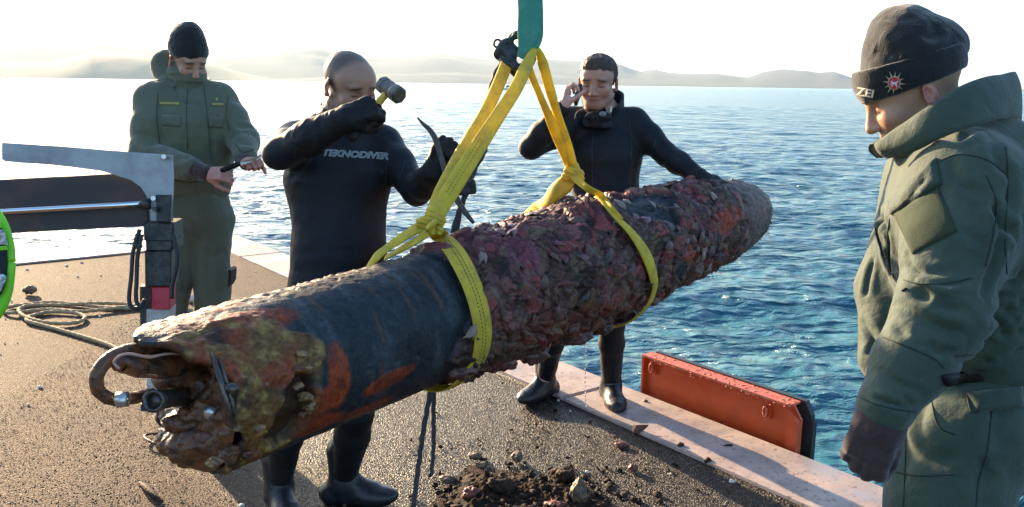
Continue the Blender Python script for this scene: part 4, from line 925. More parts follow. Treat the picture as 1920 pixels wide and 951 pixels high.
def col(px0, px1, y0, y1, d, th_, mat, name, lab=None):
    V_, F_ = bevel_prism([P(px0, y0, d), P(px1, y0, d), P(px1 - 1, y1, d), P(px0 + 1, y1, d)], A(-.01, th_, 0), .006); return part(name, V_, F_, mat, st, smooth=False, label=lab)
col(268, 326, 418, 452, D0 + .01, .13, m_blk, 'head_casting'); col(272, 324, 452, 470, D0 - .005, .15, m_blk, 'clamp_collar'); col(270, 321, 470, 538, D0 + .01, .12, m_blk, 'outer_leg')
col(284, 319, 538, 581, D0 + .02, .09, m_red, 'red_band'); col(274, 319, 581, 760, D0 + .022, .09, m_wht, 'white_band'); col(262, 284, 538, 700, D0 + .035, .05, m_blk, 'inner_channel')
col(262, 330, 758, 772, D0 - .02, .19, m_blk, 'foot_pad'); col(292, 320, 366, 418, D0 - .012, .06, m_blk, 'bracket')
for x_, y_ in ((287, 372), (290, 392), (263, 462), (327, 462), (307, 294)):
    V_, F_ = tube([P(x_, y_, D0 - .035), P(x_, y_, D0 + .02)], .010, 6, 1); part('bolt', V_, F_, m_zinc if x_ in (287, 307) else m_blk, st, smooth=False)
m_hose = pmat('black_hose', (.02, .02, .022), .5, bump=.2, bsc=200)
for pts in ([(262, 430), (250, 470), (246, 520), (242, 560), (248, 577), (262, 576), (272, 562)], [(266, 440), (258, 480), (256, 530), (255, 556), (258, 570), (270, 572)], [(324, 440), (332, 470), (331, 500), (324, 530), (322, 560)], [(258, 440), (254, 455), (262, 470)]):
    V_, F_ = tube([P(x, y, D0 - .03) for x, y in pts], .0085, 8, 6); part('hose', V_, F_, m_hose, st)

# ================================================================== LIME AND BLACK ITEM AT THE LEFT EDGE
m_lime = pmat('lime_fabric', (.20, .68, .02), .55, bump=.3, bsc=120, bd=.002); m_bkf = pmat('black_mesh_fabric', (.012, .02, .022), .8, bump=.5, bsc=200, bd=.002); m_ref = pmat('silver_reflective', (.55, .57, .58), .3, (.2, .22, .24), 90, (.45, .55), bump=.9, bsc=110, bd=.004, metal=.5)
D1 = 1.9; bg = empty('equipment_bag', P(-50, 590, D1), 'lime green and black item with silver reflective patches cut off by the left edge', 'bag')
def ep(a, k=1.0, d=0.0, dy=0): return P(-50 + 74 * k * math.cos(a), 492 + 122 * k * math.sin(a) + dy, D1 + d)
aa = np.linspace(0, 2 * math.pi, 25)
V_, F_ = tube([ep(a_, .97) for a_ in aa], [.0085 if math.sin(a_) < .3 else .0085 + .009 * max(0, math.sin(a_) - .2) for a_ in aa], 10, 3); part('piping', V_, F_, m_lime, bg)
nn = nrm(ray(-50, 492)); V_ = []; F_ = []
for i_ in range(9):
    f = i_ / 8
    for a_ in aa[:-1]: V_.append(ep(a_, max(1 - f, .001) * .97, -.05 * math.sin(f * math.pi / 2)))
for i_ in range(9):
    f = i_ / 8
    for a_ in aa[:-1]: V_.append(ep(a_, max(1 - f, .001) * .97, .10 * math.sin(f * math.pi / 2)))
for L_ in (0, 9):
    for i_ in range(8):
        for k_ in range(24): b_ = (L_ + i_) * 24; F_.append((b_ + k_, b_ + (k_ + 1) % 24, b_ + 24 + (k_ + 1) % 24, b_ + 24 + k_))
part('body_panel', V_, F_, m_bkf, bg)
for quad, mt, nm in (([(-30, 432), (8, 430), (15, 460), (-30, 456)], m_ref, 'reflective_patch'), ([(-30, 464), (12, 461), (16, 468), (-30, 474)], m_lime, 'lime_bar'), ([(-20, 512), (6, 514), (14, 520), (2, 546), (-20, 560)], m_ref, 'reflective_patch'), ([(-30, 418), (2, 416), (4, 427), (-30, 430)], m_lime, 'lime_bar')):
    V_, F_ = bevel_prism([P(x, y, D1 - .048 + .0005 * abs(x)) for x, y in quad], nn * .01, .002); part(nm, V_, F_, mt, bg, smooth=False)

# ================================================================== FALLEN CRUST AND ODD PIECES
m_crust = pmat('fallen_crust', (.058, .030, .018), .75, (.018, .012, .009), 30, (.4, .6), bump=.8, bsc=90, bd=.008, spec=.2)
m_crustr = pmat('fallen_crust_red', (.22, .06, .04), .5, (.07, .03, .02), 30, (.4, .6), bump=.6, bsc=90, bd=.006)
m_tanr = pmat('fallen_crust_tan', (.20, .13, .07), .6, (.07, .045, .03), 30, (.4, .6), bump=.6, bsc=90, bd=.006)
r6 = np.random.default_rng(21)
def heap(N_, cx, cy, sx, sy, smin, smax, seed):
    ps, sz = [], []
    for k_ in range(N_):
        x_, y_ = cx + sx * r6.standard_normal(), cy + sy * r6.standard_normal(); g_ = G(x_, y_); s_ = smin + (smax - smin) * r6.random() ** 3; dd = math.hypot((x_ - cx) / sx, (y_ - cy) / sy)
        ps.append(g_ + A(0, 0, s_ * .3 + .035 * max(0, 1 - dd) * r6.random())); sz.append(s_)
    V_, F_ = scatter_rocks(np.array(ps), np.array(sz), seed, sub=1, flat=.55); V_ = V_ + .009 * np.column_stack([vnoise(V_ * 90, 1), vnoise(V_ * 90, 2), vnoise(V_ * 90, 3)]); return V_, F_
hx_, hy_ = np.meshgrid(np.linspace(-1, 1, 150), np.linspace(-1, 1, 110), indexing='ij'); hc_ = G(985, 938); hu_ = nrm(A(1, -.35, 0)); hv_ = nrm(A(.35, 1, 0))
hp_ = hc_ + (hx_ * .34).reshape(-1, 1) * hu_ + (hy_ * .24).reshape(-1, 1) * hv_; rr_ = np.sqrt(hx_ ** 2 + hy_ ** 2).ravel() + .28 * fbm(hp_ * 7, 3, 71)
hz_ = np.clip((.95 - rr_) / .5, 0, 1) ** .7; hn_ = .5 + .5 * fbm(hp_ * 24, 4, 73, .6, True); w1, w2, wr, wo = worley(hp_ * 38, 74); hp_[:, 2] = -.006 + hz_ * (.016 + .044 * hn_ + .030 * (wr - .3) * (w1 < .5)) * (.5 + .9 * np.clip(fbm(hp_ * 6, 2, 75) + .5, 0, 1))
i = np.arange(149)[:, None] * 110; j = np.arange(109)[None]; Fh_ = np.stack([i + j, i + 110 + j, i + 110 + j + 1, i + j + 1], -1).reshape(-1, 4)
m_soil = pmat('dark_soil', (.045, .024, .014), .8, (.014, .010, .008), 40, (.4, .6), bump=.9, bsc=130, bd=.008, spec=.15)
link('fallen_soil', mk_mesh('fallen_soil', hp_, Fh_, False), m_soil, kind='stuff', label='dark heap of soil and broken crust lying on the wet asphalt', category='soil')
V_, F_ = heap(700, 985, 935, 85, 26, .003, .020, 31); link('fallen_debris', mk_mesh('fallen_debris', V_, F_, False), m_crust, kind='stuff', label='heap of dark broken crust fallen on the wet asphalt under the torpedo', category='debris')
V_, F_ = heap(330, 1060, 850, 190, 60, .002, .009, 33); link('crust_crumbs', mk_mesh('crust_crumbs', V_, F_, False), m_crust, kind='stuff', label='small dark crumbs of crust strewn over the wet asphalt', category='debris')
def chunk(px, py, r_, mat, label, seed, sq=(1, 1, .8), cat='debris'):
    import bmesh
    bm = bmesh.new(); bmesh.ops.create_icosphere(bm, subdivisions=4, radius=1); V_ = np.array([v.co for v in bm.verts]); F_ = [[v.index for v in f.verts] for f in bm.faces]; bm.free()
    V_ = V_ * (1 + .6 * fbm(V_ * 1.7 + seed, 4, seed) + .22 * fbm(V_ * 6 + seed, 3, seed, .6, True))[:, None] * r_ * A(*sq); c = G(px, py); V_ = V_ + c + A(0, 0, -V_[:, 2].min() - .003)
    return thing('crust_chunk', V_, F_, mat, label, cat)
chunk(970, 866, .024, m_tanr, 'rounded tan chunk lying on the asphalt just above the dark heap', 1); chunk(890, 862, .022, m_tanr, 'small tan lump left of the rounded tan chunk near the black rope', 2, (1.3, 1, .6)); chunk(1166, 838, .020, m_crustr, 'small orange red chunk on dark asphalt near the coping joint', 3, (1.5, .8, .5)); chunk(1187, 884, .018, m_crustr, 'small dark red lump on the asphalt right of the heap', 4)
chunk(1085, 948, .036, m_tanr, 'large pale gold chunk at the right end of the heap', 5, (.8, .9, 1.3)); chunk(1060, 905, .034, m_crust, 'big dark rounded chunk on top of the heap', 6); chunk(885, 940, .028, m_crustr, 'reddish chunk in the left part of the heap', 7, (1.2, .9, .9)); chunk(1045, 955, .030, m_crustr, 'reddish chunk cut by the bottom edge below the heap', 8, (1.4, 1, .5)); chunk(940, 925, .04, m_crust, 'knobbly dark chunk in the middle of the heap', 9, (1.4, 1, .8)); chunk(840, 905, .026, m_tanr, 'tan chunk beside the end of the hanging rope', 10, (1.3, .9, .5))
chunk(1276, 840, .014, m_crust, 'dark pebble on the inner edge of the coping', 11); chunk(1327, 868, .014, m_crust, 'dark pebble where the coping meets the asphalt', 12); chunk(1365, 840, .016, m_crust, 'dark clump of crumbs in the middle of the coping', 13, (1.5, .7, .5)); chunk(1210, 757, .012, m_tanr, 'small pale shell fragment on the coping by the boot', 14); chunk(1450, 853, .016, m_tanr, 'pale sliver on the coping near its outer edge', 15, (.5, 1.6, .4))
chunk(55, 552, .040, m_tanr, 'pale stone on the asphalt beside the rope coil', 16, (1.1, 1, .8)); chunk(560, 505, .05, pale, 'white stone beside the far coping', 17, (1, .8, .7)); chunk(343, 552, .045, m_crust, 'brown stone behind the leg of the man in the green coat', 18); chunk(358, 566, .03, pale, 'pale stone beside a brown stone near the striped leg', 19)
V_, F_ = prism([G(1184, 799, .01) + A(0, 0, 0), G(1186, 812, .004), G(1200, 813, .006), G(1215, 800, .034), G(1192, 801, .026)], A(.004, .006, .008)); thing('red_shard', V_, F_, m_crustr, 'red metal shard lying on the inner edge of the coping by the joint', 'shard', smooth=False)
V_, F_ = tube([G(262, 905, .006), G(275, 916, .016), G(290, 930, .012), G(305, 942, .005)], [.006, .013, .013, .005], 8, 5); V_[:, 2] = np.maximum(V_[:, 2], .001); thing('bark_strip', V_, F_, m_crust, 'dark curled strip on the sunlit asphalt at lower left', 'debris')
V_, F_ = tube([G(300, 812, .01), G(275, 815, .02), G(272, 822, .025), G(290, 832, .02), G(300, 838, .006)], .006, 8, 5); thing('bent_metal', V_, F_, m_rust, 'rusty bent loop lying under the broken end of the torpedo', 'debris')
# a strip of dried spill on the coping and asphalt stays in the materials; water dripping from the hull
m_drop, nt, pb = newmat('water_drop'); pb.inputs['Base Color'].default_value = (1, 1, 1, 1); pb.inputs['Transmission Weight'].default_value = .9; pb.inputs['Roughness'].default_value = .02; pb.inputs['IOR'].default_value = 1.33
V_, F_ = scatter_rocks(np.array([P(1098 + .8 * r6.standard_normal(), y, 3.7) for y in np.linspace(640, 760, 15)] + [P(1146, 585, 3.6), P(1018, 673, 3.4)]), np.full(17, .0032), 41, sub=1, flat=1.8); link('dripping_water', mk_mesh('dripping_water', V_, F_), m_drop, kind='stuff', label='thin string of water drops falling from the underside of the torpedo', category='water')
# ================================================================== PEOPLE
UPZ = A(0, 0, 1)
class Head:
    def __init__(s, c, fwd, roll=0.0, scale=1.0, wide=1.0):
        s.w = wide
        s.c = np.asarray(c, float); s.f = nrm(fwd); s.l = nrm(np.cross(UPZ, s.f)); s.u = np.cross(s.f, s.l)
        if roll: s.l, s.u = s.l * math.cos(roll) + s.u * math.sin(roll), s.u * math.cos(roll) - s.l * math.sin(roll)
        s.k = scale; s.R = np.array([s.l, s.f, s.u])
    def p(s, l, f, u): return s.c + s.k * (l * s.w * s.l + f * s.f + u * s.u)
    def loc(s, V): return ((V - s.c) @ s.R.T) / s.k / A(s.w, 1, 1)
    def add(s, B, stub=0):
        K = s.k; E = lambda c, r, k=.012, sub=False, R=None: B.ell(s.p(*c), s.R if R is None else R, A(*r) * A(s.w, 1, 1) * K, k * K, 'head', sub)
        E((0, -.018, .036), (.075, .098, .077), .02); E((0, .035, -.035), (.060, .064, .082), .035); E((0, .045, .035), (.062, .052, .055), .03)
        E((0, .062, -.092), (.030, .030, .024), .03)                     # chin
        for q in (-1, 1):
            B.cone(s.p(q * .056, -.005, -.062), s.p(q * .018, .070, -.098), .016 * K, .016 * K, .03 * K, 'head')      # jaw line
            E((q * .038, .068, -.028), (.024, .022, .024), .022)          # cheek
            E((q * .028, .086, .024), (.022, .012, .008), .012)           # brow
            E((q * .032, .101, -.002), (.017, .015, .012), .010, True)    # eye socket
            E((q * .031, .077, -.002), (.0145, .0145, .0125), .004)       # eyeball and lids
            E((q * .012, .101, -.040), (.008, .010, .007), .006)          # nostril wing
            R_ = np.array([s.l * math.cos(.45 * q) - s.f * math.sin(.45 * q) * 1, s.f * math.cos(.45 * q) + s.l * math.sin(.45 * q), s.u])
            E((q * .079, -.012, -.012), (.007, .018, .031), .008, R=R_); E((q * .084, -.006, -.008), (.004, .009, .016), .005, True, R=R_); E((q * .076, -.004, -.036), (.006, .008, .008), .008)
        B.cone(s.p(0, .092, .012), s.p(0, .113, -.036), .0075 * K, .0115 * K, .014 * K, 'head')
        E((0, .092, -.062), (.022, .010, .0055), .005); E((0, .090, -.073), (.019, .010, .006), .005); E((0, .103, -.0675), (.020, .008, .0014), .002, True)
    def skin(s, V, base=(.40, .20, .13), brow=(.05, .03, .02), stub=.0, hairmask=None, hands=(.48, .24, .18)):
        L = s.loc(V); l, f, u = L[:, 0], L[:, 1], L[:, 2]; C = np.tile(A(*base), (len(V), 1)); inh = (np.abs(L) < .2).all(1)
        C[~inh] = hands
        n_ = .5 + .5 * fbm(V * 30, 3, 5); C *= (.9 + .2 * n_)[:, None]
        def put(m, col): 
            m = np.clip(m, 0, 1) * inh; return C * (1 - m[:, None]) + A(*col) * m[:, None]
        ck = np.exp(-(((np.abs(l) - .04) / .025) ** 2 + ((f - .07) / .04) ** 2 + ((u + .035) / .025) ** 2)); C[:] = put(ck * .35, (.42, .14, .10))
        C[:] = put(np.exp(-((l / .018) ** 4 + ((u + .036) / .016) ** 4)) * (f > .09) * .3, (.5, .2, .15))
        C[:] = put((np.exp(-((l / .026) ** 4 + ((u + .0675) / .010) ** 4)) * (f > .07)) * .75, (.38, .13, .11))
        C[:] = put((np.exp(-((l / .022) ** 4 + ((u + .0675) / .0022) ** 2)) * (f > .08)) * .9, (.10, .03, .03))
        bl = np.exp(-(((np.abs(l) - .032) / .021) ** 4 + ((u - .024 + .16 * (np.abs(l) - .03)) / .0062) ** 2)) * (f > .05); C[:] = put(bl * 1.0, brow)
        ey = np.exp(-(((np.abs(l) - .031) / .015) ** 4 + ((u + .006) / .0036) ** 2)) * (f > .06); C[:] = put(ey * .95, (.04, .025, .02))
        sh_ = np.exp(-(((np.abs(l) - .031) / .017) ** 4 + ((u - .004) / .008) ** 2)) * (f > .06); C[:] = put(sh_ * .3, (.25, .12, .09))
        er = (np.abs(l) > .074) * (np.abs(f + .01) < .035) * (np.abs(u + .01) < .045); C[:] = put(er * .55, (.60, .18, .14))
        if stub: C[:] = put(((u < -.045) * (f > -.03) * stub + .0) * (.6 + .4 * n_), (.20, .14, .11))
        if hairmask is not None: m, col = hairmask(l, f, u, n_); C[:] = put(m, col)
        return C
m_skin, nt, pb = newmat('skin'); v = objco(nt); at = nt.nodes.new('ShaderNodeAttribute'); at.attribute_name = 'tint'
nt.links.new(at.outputs['Color'], pb.inputs['Base Color']); pb.inputs['Roughness'].default_value = .48; pb.inputs['Subsurface Weight'].default_value = .12; pb.inputs['Subsurface Radius'].default_value = (1, .25, .12); pb.inputs['Subsurface Scale'].default_value = .012
nt.links.new(_bump(nt, _noise(nt, 220, 4, .7, v), .5, .0018), pb.inputs['Normal'])

def hand(B, w, y, z, thumb=1, curl=(25, 35, 25), tdir=(.75, .6, -.35), tcurl=20, k=1.0, spread=4, curls=None, fat=1.0, tag='hand'):
    """w wrist, y towards the fingers, z back of the hand; thumb = +-1 side of x"""
    y = nrm(y); z = nrm(np.asarray(z, float) - y * (np.asarray(z, float) @ y)); x = np.cross(y, z) * thumb
    pt = lambda a, b, c: np.asarray(w, float) + k * (a * x + b * y + c * z)
    R_ = np.array([x, y, z])
    B.boxr(pt(.000, .050, 0), R_, (.026 * k * fat, .034 * k, .004 * k), .011 * k * fat, .012 * k, tag)
    B.cone(pt(0, -.02, 0), pt(0, .03, 0), .024 * k, .024 * k, .02 * k, tag)
    B.ell(pt(.026, .032, -.010), R_, A(.016, .028, .014) * k * fat, .014 * k, tag)
    bx = [.030, .0105, -.0095, -.029]; by = [.090, .094, .090, .081]; ln = [.070, .078, .072, .056]
    for i_ in range(4):
        cu = curls[i_] if curls else curl; p0 = pt(bx[i_], by[i_] - .012, .001); an = math.radians(cu[0] * .6); sp = math.radians(spread * (1.5 - i_)); acc = 0
        p = pt(bx[i_], by[i_], .0); B.cone(p0, p, .0105 * k * fat, .0100 * k * fat, .008 * k, tag)
        for j_, fr_ in enumerate((.46, .30, .24)):
            acc += math.radians(cu[j_]); d = (y * math.cos(acc) - z * math.sin(acc)); d = nrm(d + x * math.sin(sp)); q = p + d * ln[i_] * fr_ * k
            r0, r1 = [(.0098, .0090), (.0090, .0082), (.0082, .0068)][j_]; B.cone(p, q, r0 * k * fat, r1 * k * fat, .003 * k, tag); p = q
    d = nrm(tdir[0] * x + tdir[1] * y + tdir[2] * z); p = pt(.024, .022, -.008); q = p + d * .040 * k; B.cone(p, q, .0135 * k * fat, .0118 * k * fat, .012 * k, tag)
    ax_ = nrm(y * .5 - z * .5 - x * .9); 
    for j_, L_ in enumerate((.033, .026)):
        d = nrm(d * math.cos(math.radians(tcurl)) + ax_ * math.sin(math.radians(tcurl))); p, q = q, q + d * L_ * k; B.cone(p, q, (.0112, .0100)[j_] * k * fat, (.0102, .0078)[j_] * k * fat, .004 * k, tag)
def foot(B, ank, toe, k=1.0, tag='foot', fat=1.0):
    """ank = ankle joint, toe = toe tip on the ground"""
    d = toe - ank; d[2] = 0; d = nrm(d); s_ = np.cross(UPZ, d); heel = A(ank[0], ank[1], .035) - d * .055; 
    B.cone(ank, heel + A(0, 0, .0), .042 * k * fat, .036 * k * fat, .03, tag); L_ = .255 * k; hb = heel + d * .005
    B.cone(A(*(hb[:2]), .034), A(*((heel + d * L_ * .62)[:2]), .036), .034 * k * fat, .036 * k * fat, .02, tag); B.cone(ank + d * .01, A(*((heel + d * L_ * .62)[:2]), .04), .044 * k * fat, .034 * k * fat, .03, tag)
    B.ell(A(*((heel + d * L_ * .70)[:2]), .034), np.array([s_, d, UPZ]), A(.048, .085, .034) * k * fat, .02, tag)

def figure(J, hd, side, girth=1.0, tors=None, arm=1.0, leg=1.0, neck_r=.054):
    """common anatomy; J has world joints; side = body left-right axis at the chest"""
    B = SDF(); hd.add(B); g = girth
    nb, ch, wa, pe = J['neck'], J['chest'], J['waist'], J['pelvis']
    B.cone(hd.p(0, -.030, -.055), nb, neck_r, neck_r * 1.08, .03, 'neck')
    B.econe(nb - A(0, 0, .035), ch, side, (.085 * g, .07 * g), (.172 * g, .118 * g), .05, 'torso')
    B.econe(ch, wa, side, (.170 * g, .120 * g), (.148 * g, .108 * g), .05, 'torso'); B.econe(wa, pe, J.get('hipside', side), (.148 * g, .108 * g), (.170 * g, .120 * g), .05, 'torso')
    for s_ in ('L', 'R'):
        sh, el, wr = J['sh' + s_], J['el' + s_], J['wr' + s_]; a = arm
        B.cone(nb - A(0, 0, .02), sh, .050 * g, .056 * a, .05, 'torso')
        B.cone(sh, sh * .55 + el * .45, .060 * a, .052 * a, .04, 'arm' + s_); B.cone(sh * .55 + el * .45, el, .052 * a, .042 * a, .03, 'arm' + s_)
        B.cone(el, el * .65 + wr * .35, .042 * a, .043 * a, .02, 'arm' + s_); B.cone(el * .65 + wr * .35, wr, .043 * a, .028 * a, .02, 'arm' + s_)
        hp, kn, an = J['hip' + s_], J['kn' + s_], J['an' + s_]; l_ = leg
        B.cone(hp, hp * .5 + kn * .5, .088 * l_, .074 * l_, .05, 'leg'); B.cone(hp * .5 + kn * .5, kn, .074 * l_, .056 * l_, .03, 'leg')
        B.cone(kn, kn * .68 + an * .32 - J.get('fw', side * 0) * .012, .054 * l_, .057 * l_, .02, 'leg'); B.cone(kn * .68 + an * .32 - J.get('fw', side * 0) * .012, an, .057 * l_, .036 * l_, .02, 'leg')
    return B
def mid(a, b, f=.5): return a * (1 - f) + b * f
def decal(b, quad, root, name, mat, off=.002, th=.0, nu=12, nv=12, cam_from=None, **pr):
    """thin cloth piece sewn on a surface; quad = tl, tr, br, bl as seen from the photo"""
    tl, tr, br, bl = [A(*q) for q in quad]; top, bot, ok = [], [], []
    for j_ in range(nv + 1):
        for i_ in range(nu + 1):
            a, c = i_ / nu, j_ / nv; q = tl * (1 - a) * (1 - c) + tr * a * (1 - c) + br * a * c + bl * (1 - a) * c; h_, n_ = hit(b, *q)
            if h_ is None: ok.append(False); top.append(CAM * 0); bot.append(CAM * 0); continue
            if n_ @ (CAM - h_) < 0: n_ = -n_
            ed = min(a, 1 - a, c, 1 - c); top.append(h_ + n_ * (off + th * (1 if ed > 0 else .35))); bot.append(h_ - n_ * .004); ok.append(True)
    n = len(top); V_ = np.array(top + bot); F_ = []
    for j_ in range(nv):
        for i_ in range(nu):
            q = [j_ * (nu + 1) + i_, j_ * (nu + 1) + i_ + 1, (j_ + 1) * (nu + 1) + i_ + 1, (j_ + 1) * (nu + 1) + i_]
            if all(ok[x] for x in q) and max(np.linalg.norm(V_[q[0]] - V_[x]) for x in q) < .12: F_.append(q[::-1])
    rim = [i_ for i_ in range(nu)] ; W_ = nu + 1
    path = [(j0 * W_ + i0) for i0, j0 in [(i_, 0) for i_ in range(nu)] + [(nu, j_) for j_ in range(nv)] + [(i_, nv) for i_ in range(nu, 0, -1)] + [(0, j_) for j_ in range(nv, 0, -1)]]
    for a, c in zip(path, path[1:] + path[:1]):
        if ok[a] and ok[c]: F_.append((a, c, c + n, a + n))
    used = sorted({i_ for f in F_ for i_ in f}); mp_ = {u_: k_ for k_, u_ in enumerate(used)}
    if not used: return None
    return part(name, V_[used], [[mp_[i_] for i_ in f] for f in F_], mat, root, **pr)
def poly_decal(b, pts, root, name, mat, off=.002, **pr):
    """flat printed or embroidered shape given as one or more polygons (fan from centre)"""
    V_, F_ = [], []
    for pg in pts:
        pg = [A(*q) for q in pg]; c = sum(pg) / len(pg); m0 = len(V_); ok = True; tmp = []
        for q in [c] + pg:
            h_, n_ = hit(b, *q)
            if h_ is None: ok = False; break
            if n_ @ (CAM - h_) < 0: n_ = -n_
            tmp.append(h_ + n_ * off)
        if not ok: continue
        V_ += tmp; k_ = len(pg); F_ += [(m0, m0 + 1 + i_, m0 + 1 + (i_ + 1) % k_) for i_ in range(k_)]
    if V_: return part(name, np.array(V_), F_, mat, root, smooth=False, **pr)
def text_decal(b, s_, quad, root, name, mat, off=.002, outline=0.0, bold=.0, shear=0.0, wmul=1.0, **pr):
    cu = bpy.data.curves.new(name, 'FONT'); cu.body = s_; cu.size = 1; cu.offset = bold; cu.shear = shear; cu.resolution_u = 3
    if outline: cu.fill_mode = 'NONE'; cu.bevel_depth = outline; cu.bevel_resolution = 0
    o = bpy.data.objects.new(name, cu); COL.objects.link(o); bpy.context.view_layer.update(); dg = bpy.context.evaluated_depsgraph_get(); me = bpy.data.meshes.new_from_object(o.evaluated_get(dg))
    bpy.data.objects.remove(o); V_ = np.array([v.co for v in me.vertices]); F_ = [list(p.vertices) for p in me.polygons]; bpy.data.meshes.remove(me)
    lo, hi = V_.min(0), V_.max(0); u_ = (V_[:, 0] - lo[0]) / (hi[0] - lo[0]); w_ = (V_[:, 1] - lo[1]) / (hi[1] - lo[1]); tl, tr, br, bl = [A(*q) for q in quad]; out = []
    for a, c, z_ in zip(u_, w_, V_[:, 2]):
        q = tl * (1 - a) * c + tr * a * c + br * a * (1 - c) + bl * (1 - a) * (1 - c); h_, n_ = hit(b, *q)
        if h_ is None: h_ = out[-1] if out else P(q[0], q[1], 2); n_ = camn(h_)
        if n_ @ (CAM - h_) < 0: n_ = -n_
        out.append(h_ + n_ * off)
    return part(name, np.array(out), F_, mat, root, smooth=False, **pr)
def garment(name, B, tags, h, infl, mat, root, cuts=(), amp=.004, sc=9, seed=0, sts=(), stretch=(1, 1, .55), fine=.0008, relaxed=1, pocket=None, **pr):
    V_, F_ = (B.sub(tags) if tags else B).mesh(h, infl, cuts)
    if relaxed: V_ = relax(V_, F_, relaxed, .5)
    if sts: b_ = bvh(V_, F_); V_ = strokes(V_, vnormals(V_, F_), b_, sts)
    if amp: V_ = cloth(V_, F_, amp, sc, seed, stretch, fine)
    o = part(name, V_, F_, mat, root, **pr); return o, V_, F_
def body(name, B, hd, h, label, cat='person', **kw):
    V_, F_ = B.mesh(h); c = A(V_[:, 0].mean(), V_[:, 1].mean(), V_[:, 2].min()); o = link('person', mk_mesh('person', V_ - c, F_), m_skin, None, label=label, category=cat); o.location = Vector(c)
    colattr(o.data, hd.skin(V_, **kw)); return o
def collar(center, side, front, up, rb, rt, hgt, mat, root, name='collar', th=.006, gap=0, tiltf=0.0, seed=0, top=None, h_front=None):
    """standing collar: open cone around the neck"""
    n = 56; V_ = []; a0 = gap; 
    for L_ in (0, 1):
        for j_ in range(7):
            f = j_ / 6
            for i_ in range(n):
                a = a0 + (2 * math.pi - 2 * a0) * i_ / (n - 1); d = math.sin(a) * side + math.cos(a) * front
                rs = rb[0] + (rt[0] - rb[0]) * f ** .8; rf = rb[1] + (rt[1] - rb[1]) * f ** .8; hh = hgt if h_front is None else hgt + (h_front - hgt) * (.5 + .5 * math.cos(a)) ** 2
                r_ = math.sin(a) * rs * side + math.cos(a) * rf * front; p = center + r_ + up * (hh * f + tiltf * math.cos(a) * .05) - d * (L_ * th)
                V_.append(p + d * .004 * math.sin(5 * a + seed) * f)
    V_ = np.array(V_); F_ = []
    for L_ in (0, 1):
        for j_ in range(6):
            for i_ in range(n - 1): q = L_ * 7 * n + j_ * n + i_; F_.append((q, q + 1, q + n + 1, q + n) if L_ == 0 else (q, q + n, q + n + 1, q + 1))
    T0, T1 = 6 * n, 13 * n
    for i_ in range(n - 1): F_.append((T0 + i_, T0 + i_ + 1, T1 + i_ + 1, T1 + i_)); F_.append((i_ + 1, i_, 7 * n + i_, 7 * n + i_ + 1))
    for e in (0, n - 1):
        for j_ in range(6): a_, b_ = j_ * n + e, (j_ + 1) * n + e; F_.append((a_, b_, b_ + 7 * n, a_ + 7 * n))
    V_ = V_ + .003 * np.column_stack([vnoise(V_ * 16 + seed, 1), vnoise(V_ * 16 + seed, 2), vnoise(V_ * 16 + seed, 3)])
    return part(name, V_, F_, mat, root)

m_neo = pmat('neoprene', (.005, .007, .010), .6, (.009, .012, .016), 5, (.4, .6), bump=.5, bsc=500, bd=.0012, bump2=(30, .3, .004), sheen=.05, spec=.25)
m_glove = pmat('black_glove', (.007, .008, .010), .6, (.013, .014, .016), 30, (.4, .6), bump=.5, bsc=200, bd=.002, spec=.25)
m_boot = pmat('wet_boot_rubber', (.010, .012, .015), .42, (.02, .022, .025), 20, (.4, .6), bump=.4, bsc=90, bd=.002)
m_letter = pmat('chest_lettering', (.34, .40, .40), .5, bump=0)

# ------------------------------------------------------------------ diver swinging the hammer
hd = Head(P(655, 159, 3.34), (.64, -.66, -.36), roll=.05, scale=1.06, wide=1.06)
sdv = nrm(P(722, 262, 3.46) - P(548, 262, 3.33))
J = dict(neck=P(628, 232, 3.42), chest=P(634, 335, 3.40), waist=P(637, 470, 3.38), pelvis=P(628, 590, 3.36), shL=P(716, 272, 3.48), shR=P(556, 268, 3.36), elL=P(781, 358, 3.32), wrL=P(818, 322, 3.14), elR=P(524, 288, 3.08), wrR=P(650, 222, 2.98),
         hipL=P(668, 615, 3.36), hipR=P(590, 618, 3.34), knL=P(668, 775, 3.30), knR=P(540, 770, 3.24), anL=G(650, 925) + A(0, 0, .09), anR=G(527, 938) + A(0, 0, .09))
J['anL'], J['anR'] = G(645, 940) + A(0, .0, .085), G(524, 955) + A(0, 0, .085)
B = figure(J, hd, sdv, 1.10, arm=1.12, leg=1.02, neck_r=.060)
yR = nrm(P(712, 196, 2.98) - J['wrR']); hand(B, J['wrR'], yR, A(-.15, -.85, .5), thumb=1, curl=(65, 85, 60), tdir=(.45, .6, -.65), tcurl=35, k=1.02)
yL = nrm(P(832, 288, 3.10) - J['wrL']); hand(B, J['wrL'], yL, A(-.2, -.9, .2), thumb=-1, curl=(60, 80, 60), tdir=(.5, .6, -.6), tcurl=35, k=1.02)
foot(B, J['anL'], G(735, 945)); foot(B, J['anR'], G(545, 985))
def hm2(l, f, u, n_):
    m = np.clip((u - .02 - (f + .03) * 1.15) / .012, 0, 1) * .0 + np.clip((-f + .042 + np.clip(u - .06, 0, 1) * .35 - .022 * np.clip(1 - np.abs(u - .035) / .03, 0, 1) + .02 * (n_ - .5)) / .03, 0, 1) * np.clip((u + .055) / .02, 0, 1); return m * (.75 + .25 * n_) * (np.abs(l) < .0755), (.075, .055, .045)
p2 = body('p', B, hd, .0042, 'diver in black wetsuit with lettering across the chest raising a hammer before his face', hairmask=hm2, stub=.35, base=(.36, .20, .135))
